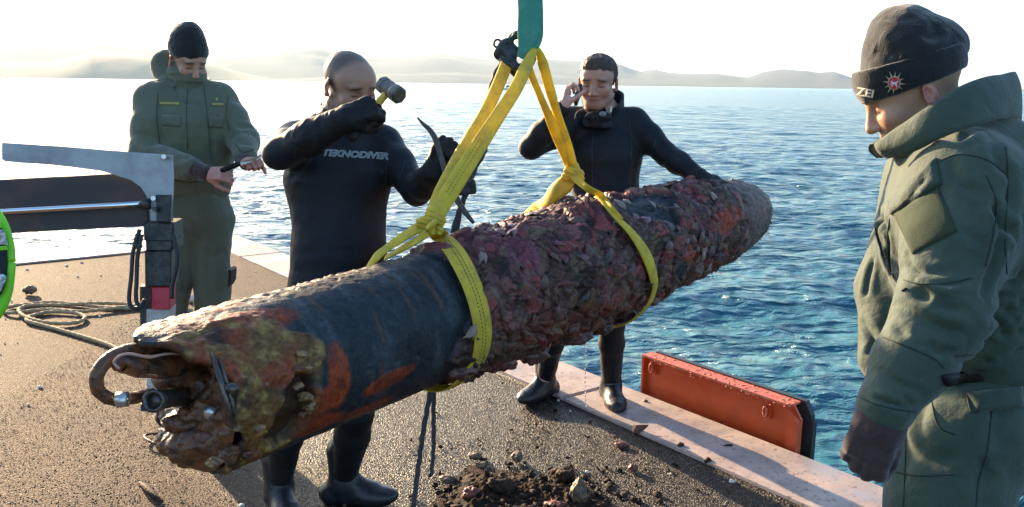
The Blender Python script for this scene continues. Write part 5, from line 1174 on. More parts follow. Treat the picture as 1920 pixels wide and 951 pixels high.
sv = [([(540, 300), (575, 292), (600, 300)], .012, -.008), ([(520, 322), (545, 330), (580, 322)], .012, -.008), ([(735, 300), (728, 345), (735, 400)], .014, -.006), ([(760, 320), (778, 332)], .01, -.006), ([(550, 480), (620, 470), (700, 482)], .014, -.004), ([(545, 440), (600, 446), (660, 440)], .014, -.004), ([(560, 232), (600, 236), (640, 228)], .010, -.006), ([(535, 262), (560, 250), (590, 248)], .010, -.005)]
w2_, Vs2, Fs2 = garment('wetsuit', B, ('torso', 'armL', 'armR', 'leg'), .0055, .006, m_neo, p2, cuts=[(J['wrR'] + yR * .005, yR), (J['wrL'] + yL * .0, A(0, 0, 0) + yL)] if False else (), amp=.0035, sc=7, seed=2, sts=sv, stretch=(.6, .6, 1.2), relaxed=2)
b2 = bvh(Vs2, Fs2)
Bg = SDF(); hand(Bg, J['wrR'], yR, A(-.15, -.85, .5), thumb=1, curl=(65, 85, 60), tdir=(.45, .6, -.65), tcurl=35, k=1.02); Bg.cone(mid(J['elR'], J['wrR'], .45), J['wrR'], .052, .038, .02); Bg.cone(mid(J['elR'], J['wrR'], .40), mid(J['elR'], J['wrR'], .48), .052, .054, .02)
garment('glove', Bg, None, .0032, .0052, m_glove, p2, amp=.004, sc=22, seed=4, relaxed=1, stretch=(1, 1, 1))
Bg = SDF(); hand(Bg, J['wrL'], yL, A(-.2, -.9, .2), thumb=-1, curl=(60, 80, 60), tdir=(.5, .6, -.6), tcurl=35, k=1.02); Bg.cone(mid(J['elL'], J['wrL'], .55), J['wrL'], .046, .038, .02)
garment('glove', Bg, None, .0032, .0052, m_glove, p2, amp=.004, sc=22, seed=5, relaxed=1, stretch=(1, 1, 1))
for a_, t_ in ((J['anL'], G(735, 945)), (J['anR'], G(545, 985))):
    Bf = SDF(); foot(Bf, a_, t_, 1.0, fat=1.06); Bf.cone(a_, a_ + A(0, .0, .13), .048, .058, .02); garment('boot', Bf, None, .004, .004, m_boot, p2, amp=.002, sc=14, seed=6)
upn = nrm(hd.p(0, -.03, -.05) - J['neck'])
collar(J['neck'] - upn * .015, sdv, nrm(np.cross(sdv, upn)) * (1 if np.cross(sdv, upn) @ hd.f > 0 else -1), upn, (.085, .080), (.074, .078), .085, m_neo, p2, th=.006, gap=.25)
text_decal(b2, 'TEKNODIVER', [(606, 280), (730, 287), (729, 300), (604, 293)], w2_, 'chest_lettering', m_letter, .002, outline=.035, bold=.01, shear=.15)
# hammer in his right fist
m_yh = pmat('yellow_handle', (.72, .50, .06), .45, (.6, .4, .05), 30, bump=.2); m_hh = pmat('hammer_steel', (.055, .058, .055), .42, (.10, .10, .09), 50, (.45, .65), bump=.4, bsc=120, bd=.002, metal=.4)
hc = P(733, 169, 3.02); hx = nrm(P(757, 184, 2.97) - P(710, 153, 3.07)); hy = nrm(P(708, 196, 3.03) - hc); hy = nrm(hy - hx * (hx @ hy)); hz = np.cross(hx, hy)
ham = empty('hammer', hc, 'club hammer with yellow handle held up in front of the first diver\'s face', 'hammer')
pr_ = lambda r_, o: [hc + hx * o + (hy * math.cos(t_) + hz * math.sin(t_)) * r_ * (1 if k_ % 2 else 1) for k_, t_ in enumerate(np.arange(8) * math.pi / 4 + math.pi / 8)]
V_ = np.vstack([pr_(.024, -.056), pr_(.031, -.050), pr_(.031, -.030), pr_(.029, -.02), pr_(.029, .02), pr_(.031, .030), pr_(.031, .050), pr_(.024, .056)]); F_ = [(k_ * 8 + i_, k_ * 8 + (i_ + 1) % 8, (k_ + 1) * 8 + (i_ + 1) % 8, (k_ + 1) * 8 + i_) for k_ in range(7) for i_ in range(8)] + [list(range(8))[::-1], list(range(56, 64))]
part('head', V_, F_, m_hh, ham, smooth=False)
V_, F_ = tube([hc - hy * .020, P(717, 184, 3.02), P(700, 205, 3.02), P(680, 232, 3.02), P(664, 252, 3.0)], [.013, .013, .0155, .017, .018], 12, 4); part('handle', V_, F_, m_yh, ham)
V_, F_ = tube([P(678, 234, 3.018), P(664, 253, 3.0), P(658, 260, 2.99)], [.0185, .0195, .016], 12, 4); part('grip', V_, F_, m_glove, ham)
# pry bar in his left fist
pb_r = empty('pry_bar', P(850, 350, 3.05), 'black steel pry bar with curved tip gripped by the first diver\'s other glove', 'tool')
V_, F_ = tube([P(783, 221, 3.12), P(793, 232, 3.11), P(805, 243, 3.10), P(815, 258, 3.09), P(822, 278, 3.08), P(830, 305, 3.07), P(845, 350, 3.05), P(865, 388, 3.02), P(888, 418, 3.0)], [.003, .0065, .009, .0105, .0115, .0115, .0115, .011, .006], 8, 5); part('bar', V_, F_, m_hh, pb_r)

# ------------------------------------------------------------------ diver on the phone
hd = Head(P(1121, 153, 4.27), (-.28, -.92, -.20), roll=-.03, scale=1.02, wide=1.12)
sdv = nrm(P(1192, 225, 4.36) - P(1066, 225, 4.30)); J = dict(neck=P(1132, 212, 4.36), chest=P(1130, 290, 4.36), waist=P(1138, 385, 4.38), pelvis=P(1128, 470, 4.40), shL=P(1186, 232, 4.38), shR=P(1070, 232, 4.32), elL=P(1250, 290, 4.30), wrL=P(1312, 333, 4.16), elR=P(996, 276, 4.20), wrR=P(1054, 204, 4.08),
         hipL=P(1158, 490, 4.4), hipR=P(1098, 490, 4.4), knL=P(1148, 605, 4.36), knR=P(1040, 610, 4.36), anL=G(1144, 752) + A(0, 0, .085), anR=G(1022, 742) + A(0, 0, .085))
B = figure(J, hd, sdv, 1.05, arm=1.15, leg=.98, neck_r=.060)
yP = nrm(P(1062, 160, 4.07) - J['wrR']); cl = [(40, 70, 40), (45, 70, 40), (50, 75, 40), (55, 75, 45)]
hk = dict(thumb=1, curls=cl, tdir=(.35, .70, -.65), tcurl=5, k=1.0, spread=6); zP = A(-.93, -.25, .1)
hand(B, J['wrR'], yP, zP, **hk)
yL = nrm(P(1350, 345, 4.15) - J['wrL']); hand(B, J['wrL'], yL, A(-.1, -.35, .93), thumb=-1, curl=(20, 25, 20))
foot(B, J['anL'], G(1165, 785)); foot(B, J['anR'], G(968, 765))
p3 = body('p', B, hd, .0042, 'diver in plain black wetsuit holding a phone to his ear behind the torpedo', base=(.42, .215, .15), brow=(.035, .02, .015), stub=.22, hands=(.55, .30, .24))
sv = [([(1075, 300), (1080, 340), (1095, 370)], .014, -.006), ([(1190, 290), (1186, 330), (1180, 365)], .014, -.006), ([(1010, 262), (1030, 275)], .012, -.006), ([(1230, 262), (1245, 282)], .012, -.006)]
w3_, Vs3, Fs3 = garment('wetsuit', B, ('torso', 'armL', 'armR', 'leg'), .0062, .006, m_neo, p3, amp=.0035, sc=7, seed=12, sts=sv, stretch=(.6, .6, 1.2), relaxed=2)
b3_ = bvh(Vs3, Fs3)
Bg = SDF(); hand(Bg, J['wrL'], yL, A(-.1, -.35, .93), thumb=-1, curl=(20, 25, 20)); Bg.cone(mid(J['elL'], J['wrL'], .7), J['wrL'], .04, .034, .02); garment('glove', Bg, None, .0036, .005, m_glove, p3, amp=.003, sc=22, seed=4)
for a_, t_ in ((J['anL'], G(1165, 785)), (J['anR'], G(968, 765))):
    Bf = SDF(); foot(Bf, a_, t_, 1.0, fat=1.05); Bf.cone(a_, a_ + A(0, .0, .16), .046, .055, .02); garment('boot', Bf, None, .0045, .004, m_boot, p3, amp=.003, sc=12, seed=6)
upn = nrm(hd.p(0, -.03, -.05) - J['neck'] + A(0, 0, .08)); fr_ = nrm(np.cross(sdv, upn)); fr_ = fr_ if fr_ @ hd.f > 0 else -fr_
collar(J['neck'] - upn * .02, sdv, fr_, upn, (.095, .085), (.108, .095), .138, m_neo, p3, th=.007, gap=.15, h_front=.055)
# neck fittings: black inflator pieces with a grey knob
kk = SDF(); kk.ell(P(1128, 219, 4.22), np.eye(3), (.048, .03, .026), .02); kk.ell(P(1108, 220, 4.22), np.eye(3), (.03, .028, .024), .02); kk.cone(P(1100, 232, 4.23), P(1140, 236, 4.23), .022, .020, .02)
V_, F_ = kk.mesh(.004); part('neck_seal', V_ + vnoise(V_ * 40, 3)[:, None] * .003, F_, m_glove, p3)
lumpy(P(1130, 214, 4.185), .014, pmat('grey_knob', (.16, .20, .20), .35, bump=0), 'zip_toggle', 3, (1.2, .6, .9), p3, .1)
V_, F_ = tube([P(1096, 203, 4.2), P(1082, 210, 4.2), P(1077, 224, 4.19)], .0022, 6, 4); part('cord', V_, F_, m_tan, p3)
V_, F_ = bevel_prism([P(1144, 201, 4.22), P(1149, 198, 4.22), P(1147, 211, 4.21), P(1143, 210, 4.21)], A(0, .006, 0), .001); part('zip_tab', V_, F_, pmat('pale_tab', (.6, .56, .4), .5, bump=0), p3, smooth=False)
# hair
Bh = SDF(); Bh.ell(hd.p(0, -.018, .040), hd.R, (.0885, .104, .088), .01); Bh.ell(hd.p(0, .034, .080), hd.R, (.068, .050, .042), .02)
V_, F_ = Bh.mesh(.0035, 0, cuts=[(hd.p(0, .085, .055), hd.f * .92 - hd.u * .55), (hd.p(0, 0, -.045), -hd.u)])
V_ = V_ + vnormals(V_, F_) * (.006 * fbm(V_ * A(60, 60, 25), 3, 8, .6, True))[:, None]
m_hair = pmat('short_dark_hair', (.030, .018, .012), .55, (.07, .04, .025), 120, (.4, .6), bump=.8, bsc=300, bd=.004); part('hair', V_, F_, m_hair, p3)
# phone
pc = P(1087, 178, 4.13); pu = nrm(P(1094, 160, 4.16) - P(1081, 196, 4.10)); pw = nrm(np.cross(pu, cR * .8 - cf * .1)); pn_ = np.cross(pu, pw)
V_, F_ = bevel_prism([pc + pu * a_ * .052 + pw * b_ * .026 for a_, b_ in ((-1, -.8), (-.9, -1), (.9, -1), (1, -.8), (1, .8), (.9, 1), (-.9, 1), (-1, .8))], pn_ * .016, .003)
ph = thing('phone', V_, F_, pmat('black_phone', (.015, .015, .018), .25, bump=0), 'small dark mobile phone pressed to the second diver\'s ear', 'phone', smooth=False)

# ------------------------------------------------------------------ man in green suit at the left
m_olv = pmat('olive_cloth', (.085, .098, .060), .8, (.10, .115, .075), 5, (.4, .6), bump=.5, bsc=420, bd=.0012, bump2=(22, .5, .006), sheen=.25)
m_olv2 = pmat('olive_velcro', (.024, .038, .018), .95, (.032, .046, .024), 90, bump=.7, bsc=300, bd=.002)
m_grn = pmat('green_grey_cloth', (.024, .046, .031), .8, (.042, .070, .046), 7, (.35, .65), bump=.6, bsc=520, bd=.0015, bump2=(30, .8, .006), sheen=.25)
m_beanie = pmat('black_knit', (.006, .008, .009), .95, (.011, .013, .014), 40, bump=.8, bsc=260, bd=.003, sheen=.5)
m_brk = pmat('brown_knit', (.050, .028, .028), .95, (.035, .02, .02), 60, bump=.8, bsc=300, bd=.002, sheen=.4)
m_tape = pmat('name_tape_cloth', (.16, .14, .05), .8, bump=.3); m_thr = pmat('gold_thread', (.50, .40, .12), .6, bump=0)
hd = Head(P(352, 112, 4.27), (.62, -.66, -.42)); sdv = nrm(P(432, 180, 4.34) - P(288, 180, 4.22))
J = dict(neck=P(350, 172, 4.34), chest=P(352, 245, 4.32), waist=P(362, 345, 4.32), pelvis=P(368, 410, 4.32), shL=P(408, 192, 4.36), shR=P(290, 190, 4.26), elL=P(456, 262, 4.28), wrL=P(462, 306, 4.07), elR=P(272, 290, 4.16), wrR=P(392, 327, 3.98),
         hipL=P(392, 435, 4.32), hipR=P(342, 435, 4.30), knL=P(400, 590, 4.26), knR=P(314, 590, 4.20), anL=G(402, 782) + A(0, 0, .085), anR=G(322, 772) + A(0, 0, .085))
B = figure(J, hd, sdv, 1.0, arm=.95, leg=.95)
yR1 = nrm(P(428, 326, 3.94) - J['wrR']); h1 = dict(thumb=1, curls=[(35, 60, 40), (45, 70, 40), (55, 75, 40), (60, 75, 45)], k=.95, spread=1, tdir=(.6, .7, -.5), tcurl=20); z1 = A(-.1, -.75, .6); hand(B, J['wrR'], yR1, z1, **h1)
yL1 = nrm(P(482, 300, 4.0) - J['wrL'] + A(0, -.02, 0)); hand(B, J['wrL'], yL1, A(.3, -.6, .6), thumb=-1, curl=(70, 85, 55), tdir=(.5, .6, -.6), tcurl=35, k=.95, spread=1)
foot(B, J['anL'], G(440, 800)); foot(B, J['anR'], G(330, 800))
p1 = body('p', B, hd, .0048, 'man in baggy olive green suit and black knit cap looking down at a knife', base=(.42, .24, .165), brow=(.05, .03, .02))
# jacket with blouse hem
Bj = SDF(); nb = J['neck']
Bj.econe(nb - A(0, 0, .03), J['chest'], sdv, (.12, .10), (.225, .155), .06); Bj.econe(J['chest'], J['waist'] - A(0, 0, .0), sdv, (.225, .16), (.180, .145), .06); Bj.econe(J['waist'] + A(0, 0, .02), J['waist'] - A(0, 0, .02), sdv, (.168, .138), (.150, .125), .02)
for s_ in 'LR':
    sh_, el_, wr_ = J['sh' + s_], J['el' + s_], J['wr' + s_]; Bj.cone(nb - A(0, 0, .03), sh_, .07, .082, .06); Bj.cone(sh_, mid(sh_, el_), .085, .080, .05); Bj.cone(mid(sh_, el_), el_, .080, .070, .03); Bj.cone(el_, mid(el_, wr_, .72), .070, .052, .03)
Bj.ell(nb + A(-.06, .09, .05), np.eye(3), (.10, .07, .075), .05)       # hood bunched behind the neck
Bj.ell(P(313, 124, 4.35), np.eye(3), (.055, .06, .072), .05); Bj.cone(P(312, 124, 4.36), nb - A(0, 0, .02), .065, .10, .05)
F1 = [([(290, 230), (300, 262), (318, 285)], .014, -.012), ([(262, 245), (285, 268), (300, 300)], .014, -.012), ([(330, 215), (345, 260), (352, 300), (350, 345)], .008, -.008), ([(372, 165), (380, 210), (395, 250), (402, 300)], .008, -.009), ([(405, 215), (400, 250), (392, 290)], .014, -.010), ([(430, 205), (425, 240), (440, 262)], .013, -.012), ([(300, 190), (296, 230), (303, 262)], .008, -.008),
      ([(318, 325), (345, 318), (380, 322)], .014, -.010), ([(325, 300), (360, 296), (400, 302)], .014, -.008), ([(248, 262), (262, 285), (290, 300)], .013, -.010), ([(300, 300), (330, 305), (355, 312)], .012, -.009), ([(440, 232), (456, 240), (474, 240)], .012, -.010), ([(435, 255), (450, 268), (470, 275)], .012, -.009), ([(330, 160), (345, 190), (380, 200)], .012, -.008)]
j1_, Vj, Fj = garment('jacket', Bj, None, .0062, 0, m_olv, p1, amp=.007, sc=8, seed=22, sts=F1, stretch=(1, 1, .8), relaxed=1)
bj = bvh(Vj, Fj)
Bt = SDF(); Bt.econe(J['waist'] - A(0, 0, .0), J['pelvis'], sdv, (.145, .12), (.180, .14), .05)
for s_, x_ in (('L', 1), ('R', -1)):
    hp, kn, an = J['hip' + s_], J['kn' + s_], J['an' + s_]; Bt.cone(hp, mid(hp, kn), .098, .086, .03); Bt.cone(mid(hp, kn), kn, .086, .078, .015); Bt.cone(kn, an + A(0, 0, .04), .078, .072, .015)
F2 = [([(372, 380), (385, 420), (380, 460)], .012, -.010), ([(400, 430), (390, 500), (395, 560)], .014, -.009), ([(345, 400), (362, 430), (372, 470)], .012, -.010), ([(378, 470), (400, 480), (420, 470)], .012, -.008), ([(335, 470), (345, 520), (335, 560)], .014, -.008)]
garment('trousers', Bt, None, .0075, 0, m_olv, p1, amp=.012, sc=7, seed=25, sts=F2, relaxed=1)
Bc = SDF(); Bc.cone(mid(J['elR'], J['wrR'], .66), mid(J['elR'], J['wrR'], .98), .046, .036, .01); garment('knit_cuff', Bc, None, .004, 0, m_brk, p1, amp=.003, sc=20, seed=3)
Bc = SDF(); Bc.cone(mid(J['elL'], J['wrL'], .66), mid(J['elL'], J['wrL'], .98), .042, .034, .01); garment('knit_cuff', Bc, None, .004, 0, m_brk, p1, amp=.003, sc=20, seed=3)
Bs = SDF(); Bs.cone(hd.p(0, .0, -.075), nb + A(0, -.01, .0), .080, .098, .03); Bs.ell(hd.p(0, .04, -.060), hd.R, (.068, .070, .052), .03); garment('neck_scarf', Bs, None, .0045, .003, m_olv, p1, amp=.009, sc=14, seed=9, stretch=(.5, .5, 1.6))
upn = nrm(A(0, .0, 1)); fr_ = nrm(np.cross(sdv, upn)); fr_ = fr_ if fr_ @ hd.f > 0 else -fr_
collar(nb - upn * .03, sdv, fr_, upn, (.125, .115), (.118, .115), .10, m_olv, p1, th=.008, gap=.45, seed=3, h_front=.06)
def beanie(parts, cuff, mat, root, h=.0045, seed=1, cuts=(), amp=.006, sts=()):
    Bb = SDF()
    for c_, r_, R_ in parts: Bb.ell(c_, R_, r_, .035)
    V_, F_ = Bb.mesh(h, 0, cuts); 
    if sts: V_ = strokes(V_, vnormals(V_, F_), bvh(V_, F_), sts)
    V_ = cloth(V_, F_, amp, 10, seed, (1, 1, 1), .001); return part('beanie', V_, F_, mat, root), V_, F_
beanie([(hd.p(0, -.015, .055), A(.088, .110, .085), hd.R), (hd.p(0, -.02, .115), A(.062, .075, .062), hd.R), (P(357, 52, 4.3), A(.035, .035, .03), np.eye(3))], None, m_beanie, p1, .0045, 4, cuts=[(hd.p(0, .09, .020), -hd.u * .97 + hd.f * .0), (hd.p(0, 0, .010), -hd.u)])
decal(bj, [(298, 190), (338, 192), (338, 198), (298, 197)], j1_, 'name_tape', m_tape, .002, .002, 8, 2); decal(bj, [(396, 192), (420, 194), (421, 200), (397, 199)], j1_, 'name_tape', m_tape, .002, .002, 8, 2)
poly_decal(bj, [[(x_, 192.6 + .04 * (x_ - 300)), (x_ + 2, 192.6 + .04 * (x_ - 300)), (x_ + 1.6, 196 + .04 * (x_ - 300)), (x_ - .2, 196 + .04 * (x_ - 300))] for x_ in range(300, 336, 3)], j1_, 'tape_stitching', m_thr, .006)
poly_decal(bj, [[(x_, 194.8), (x_ + 1.8, 194.8), (x_ + 1.6, 198), (x_, 198)] for x_ in range(399, 419, 3)] + [[(407 + 3 * math.cos(k_ * .63) * (1 if k_ % 2 else .45), 187 + 3.4 * math.sin(k_ * .63) * (1 if k_ % 2 else .45)) for k_ in range(10)]], j1_, 'tape_stitching', m_thr, .006)
poly_decal(bj, [[(252 + 7 * math.cos(t_), 206 + 11 * math.sin(t_)) for t_ in np.arange(12) * math.pi / 6]], j1_, 'sleeve_badge', m_tape, .003)
poly_decal(bj, [[(252 + r_ * math.cos(t_ + .1), 206 + 1.5 * r_ * math.sin(t_ + .1)) for t_, r_ in zip(np.arange(12) * math.pi / 6, [5, 3] * 6)]], j1_, 'badge_star', m_thr, .004)
decal(bj, [(305, 216), (340, 218), (338, 238), (304, 236)], j1_, 'chest_pocket', m_olv, .002, .006, 10, 6); decal(bj, [(392, 218), (420, 220), (418, 240), (392, 239)], j1_, 'chest_pocket', m_olv, .002, .006, 10, 6)
V_, F_ = prism([P(428, 505, 4.1), P(434, 508, 4.1), P(433, 530, 4.1), P(427, 540, 4.1)], A(0, .08, 0)); part('leg_holster', V_, F_, m_glove, p1, smooth=False)
# knife in his hands
kn_ = empty('knife', P(445, 312, 3.95), 'black handled knife with pale tip held level by the man in the olive suit', 'knife')
V_, F_ = tube([P(414, 320, 3.92), P(430, 314, 3.92), P(450, 307, 3.93)], [.010, .013, .011], 10, 4); part('handle', V_, F_, m_glove, kn_)
V_, F_ = bevel_prism([P(450, 305, 3.95), P(476, 296, 3.97), P(494, 289, 3.97), P(495, 293, 3.97), P(478, 302, 3.97), P(452, 310, 3.95)], A(0, .008, .002), .001); part('blade', V_, F_, pmat('pale_steel', (.55, .52, .42), .3, bump=0, metal=.6), kn_, smooth=False)

# ------------------------------------------------------------------ officer in green suit at the right
hd = Head(P(1713, 172, 1.97), (-.86, .16, -.46), scale=1.0); sdv = nrm(P(1800, 345, 1.78) - P(1735, 330, 2.24)); fwv = nrm(np.cross(UPZ, sdv)); fwv = fwv if fwv[0] < 0 else -fwv
J = dict(neck=P(1800, 268, 2.02), chest=P(1806, 420, 2.01), waist=P(1836, 640, 2.02), pelvis=P(1842, 790, 2.02), shL=P(1812, 348, 1.84), shR=P(1742, 335, 2.2), elL=P(1768, 585, 1.75), wrL=P(1655, 775, 1.70), elR=P(1668, 540, 2.20), wrR=P(1655, 690, 2.08),
         hipL=P(1800, 830, 1.92), hipR=P(1815, 820, 2.14))
J['knL'] = P(1742, 1060, 1.90); J['knR'] = P(1775, 1040, 2.14); fx = P(1742, 1060, 1.90)
J['anL'] = A(J['knL'][0] - .0, J['knL'][1] + .0, .09); J['anR'] = A(J['knR'][0] + .02, J['knR'][1] + .0, .09)
B = figure(J, hd, sdv, 1.08, arm=1.05, leg=1.1)
yL4 = nrm(P(1615, 880, 1.69) - J['wrL']); hkw = dict(thumb=-1, curl=(45, 60, 45), tdir=(.35, .85, -.35), tcurl=15, k=.98, fat=1.08); z4 = A(-.45, -.85, .1); hand(B, J['wrL'], yL4, z4, **hkw)
yR4 = nrm(P(1640, 760, 2.02) - J['wrR']); hand(B, J['wrR'], yR4, A(-.2, .9, .2), thumb=1, curl=(45, 60, 45))
foot(B, J['anL'], J['anL'] + fwv * .2); foot(B, J['anR'], J['anR'] + fwv * .2)
p4 = body('p', B, hd, .0036, 'man in dark green suit and black beanie with star badge on the right', base=(.50, .29, .18), brow=(.10, .06, .04), hands=(.40, .20, .16),
          hairmask=lambda l, f, u, n_: (np.clip((-f - .035) / .02, 0, 1) * .55 * (.6 + .4 * n_) * (u > -.09), (.16, .11, .08)))
Bj = SDF(); nb = J['neck']; ch, wa, pe = J['chest'], J['waist'], J['pelvis']
Bj.econe(nb - A(0, 0, .05), ch, sdv, (.13, .12), (.235, .165), .07); Bj.econe(ch, wa, sdv, (.235, .168), (.190, .140), .07); Bj.econe(wa, wa - A(0, 0, .06), sdv, (.188, .140), (.175, .128), .03)
Bj.ell(ch + A(.10, .02, .06), np.eye(3), (.12, .19, .16), .08)
sh_, el_, wr_ = J['shL'], J['elL'], J['wrL']; Bj.cone(nb - A(0, 0, .05), sh_, .09, .092, .08); Bj.cone(sh_, mid(sh_, el_), .098, .093, .06); Bj.cone(mid(sh_, el_), el_, .093, .082, .04); Bj.cone(el_, mid(el_, wr_, .5), .080, .070, .04); Bj.cone(mid(el_, wr_, .5), mid(el_, wr_, .9), .068, .052, .03); Bj.cone(mid(el_, wr_, .88), mid(el_, wr_, .97), .050, .050, .01)
sh_, el_, wr_ = J['shR'], J['elR'], J['wrR']; Bj.cone(nb - A(0, 0, .06), sh_, .09, .088, .08); Bj.cone(sh_, el_, .092, .072, .05); Bj.cone(el_, mid(el_, wr_, .9), .070, .055, .04)
F4 = [([(1745, 330), (1720, 365), (1690, 400)], .007, -.008), ([(1862, 380), (1880, 420), (1905, 445)], .010, -.022), ([(1868, 372), (1872, 440), (1862, 500), (1840, 560)], .008, -.018), ([(1900, 330), (1885, 400), (1880, 460)], .010, -.012), ([(1870, 548), (1895, 530), (1918, 505)], .007, -.014), ([(1850, 595), (1890, 582), (1918, 560)], .008, -.013), ([(1840, 640), (1880, 625), (1918, 620)], .007, -.013), ([(1800, 680), (1850, 675), (1915, 650)], .006, -.012), ([(1855, 610), (1885, 600), (1915, 590)], .006, .009), ([(1860, 660), (1890, 648), (1915, 640)], .006, .008),
      ([(1680, 528), (1730, 555), (1775, 574), (1818, 580)], .009, -.016), ([(1680, 565), (1735, 602), (1785, 622), (1812, 622)], .009, -.012), ([(1720, 530), (1770, 546), (1822, 540)], .006, .009), ([(1690, 500), (1740, 512), (1800, 505)], .007, -.008), ([(1640, 600), (1690, 622), (1740, 652)], .006, -.007), ([(1640, 742), (1670, 760), (1705, 770)], .005, -.010), ([(1650, 690), (1690, 722), (1735, 738)], .006, -.007), ([(1604, 728), (1640, 746), (1680, 757), (1712, 762)], .0045, -.009), ([(1690, 745), (1715, 758), (1726, 775)], .006, -.010),
      ([(1660, 405), (1650, 440), (1660, 480), (1665, 520)], .007, -.016), ([(1625, 360), (1650, 395), (1665, 430)], .007, -.010), ([(1640, 480), (1630, 520), (1625, 560)], .007, -.012), ([(1618, 600), (1640, 640), (1628, 670)], .008, -.014), ([(1760, 258), (1800, 262), (1850, 245)], .008, -.012), ([(1850, 250), (1870, 300), (1905, 335)], .010, -.012), ([(1700, 470), (1715, 500), (1730, 520)], .006, -.006), ([(1780, 300), (1800, 340), (1850, 370)], .009, -.008), ([(1660, 395), (1668, 450), (1672, 520)], .006, -.010), ([(1800, 430), (1830, 450), (1850, 455)], .008, -.007), ([(1745, 640), (1760, 660), (1790, 660)], .007, -.008)]
j4_, Vj, Fj = garment('jacket', Bj, None, .0046, 0, m_grn, p4, amp=.005, sc=5.0, seed=42, sts=F4, stretch=(1, 1, .8), relaxed=2, fine=.0006)
bj4 = bvh(Vj, Fj)
Bt = SDF(); Bt.econe(wa - A(0, 0, .03), pe, sdv, (.170, .125), (.195, .145), .05); Bt.ell(pe + A(.06, 0, -.03), np.eye(3), (.12, .15, .12), .06)
for s_ in 'LR':
    hp, kn, an = J['hip' + s_], J['kn' + s_], J['an' + s_]; Bt.cone(hp, mid(hp, kn), .125, .112, .06); Bt.cone(mid(hp, kn), kn, .112, .095, .05); Bt.cone(kn, an + A(0, 0, .04), .095, .08, .04)
F5 = [([(1740, 750), (1730, 800), (1742, 845)], .010, -.008), ([(1850, 860), (1830, 890), (1800, 912)], .014, -.018), ([(1862, 880), (1845, 920), (1835, 950)], .014, -.016), ([(1880, 760), (1870, 800), (1880, 850)], .018, -.010), ([(1700, 850), (1760, 865), (1820, 860)], .014, -.007), ([(1690, 800), (1700, 860), (1690, 920)], .016, -.008), ([(1815, 740), (1850, 770), (1900, 765)], .008, -.006)]
t4_, Vt4, Ft4 = garment('trousers', Bt, None, .006, 0, m_grn, p4, amp=.006, sc=5, seed=44, sts=F5, relaxed=2, fine=.0006); bt4 = bvh(Vt4, Ft4)
# cuff ring, knitted glove
Bg = SDF(); hand(Bg, J['wrL'], yL4, z4, **hkw); Bg.cone(mid(J['elL'], J['wrL'], .8), J['wrL'] + yL4 * .03, .040, .034, .02); garment('knit_glove', Bg, None, .0034, .0045, m_brk, p4, amp=.002, sc=22, seed=5, relaxed=2)
Bg = SDF(); hand(Bg, J['wrR'], yR4, A(-.2, .9, .2), thumb=1, curl=(45, 60, 45)); garment('knit_glove', Bg, None, .0045, .0045, m_brk, p4, amp=.002, sc=22, seed=5, relaxed=1)
for s_ in 'LR': Bf = SDF(); foot(Bf, J['an' + s_], J['an' + s_] + fwv * .2, 1.05, fat=1.1); garment('boot', Bf, None, .006, .004, m_boot, p4, amp=.002, sc=12)
# stand-up collar reaching from the chin point to the back of the neck
def ring_shell(top, bot, th_, mat, root, name, nseg=8):
    tp_, bo = spline(np.array(top), 8), spline(np.array(bot), 8); n = len(tp_); V_ = []; cen = (tp_.mean(0) + bo.mean(0)) / 2
    for L_ in (0, 1):
        for j_ in range(nseg + 1):
            f = j_ / nseg; row = bo * (1 - f) + tp_ * f; out = row - cen; out[:, 2] *= .2; out /= np.linalg.norm(out, axis=1)[:, None]; row = row + out * (.010 * math.sin(f * math.pi) - L_ * th_); V_.append(row)
    V_ = np.vstack(V_); V_ = V_ + .003 * np.column_stack([vnoise(V_ * 20, 1), vnoise(V_ * 20, 2), vnoise(V_ * 20, 3)]); F_ = []; H = (nseg + 1) * n
    for j_ in range(nseg):
        for i_ in range(n - 1): q = j_ * n + i_; F_.append((q, q + 1, q + n + 1, q + n)); q += H; F_.append((q, q + n, q + n + 1, q + 1))
    for i_ in range(n - 1): q = nseg * n + i_; F_.append((q, q + 1, q + 1 + H, q + H)); F_.append((i_ + 1, i_, i_ + H, i_ + 1 + H))
    for e in (0, n - 1):
        for j_ in range(nseg): a_, b_ = j_ * n + e, (j_ + 1) * n + e; F_.append((a_, b_, b_ + H, a_ + H))
    return part(name, V_, F_, mat, root)
ctop = [P(1640, 268, 1.93), P(1690, 232, 1.87), P(1745, 196, 1.83), P(1810, 158, 1.83), P(1870, 140, 1.88), P(1903, 136, 1.98), P(1895, 146, 2.08), P(1840, 165, 2.15), P(1760, 195, 2.16), P(1690, 235, 2.10), P(1630, 272, 2.02)]
cbot = [P(1664, 298, 1.92), P(1720, 283, 1.84), P(1775, 255, 1.80), P(1840, 232, 1.80), P(1890, 222, 1.87), P(1915, 222, 1.98), P(1905, 235, 2.10), P(1845, 250, 2.18), P(1770, 270, 2.18), P(1700, 290, 2.12), P(1645, 296, 2.03)]
ring_shell(ctop, cbot, .007, m_grn, p4, 'collar')
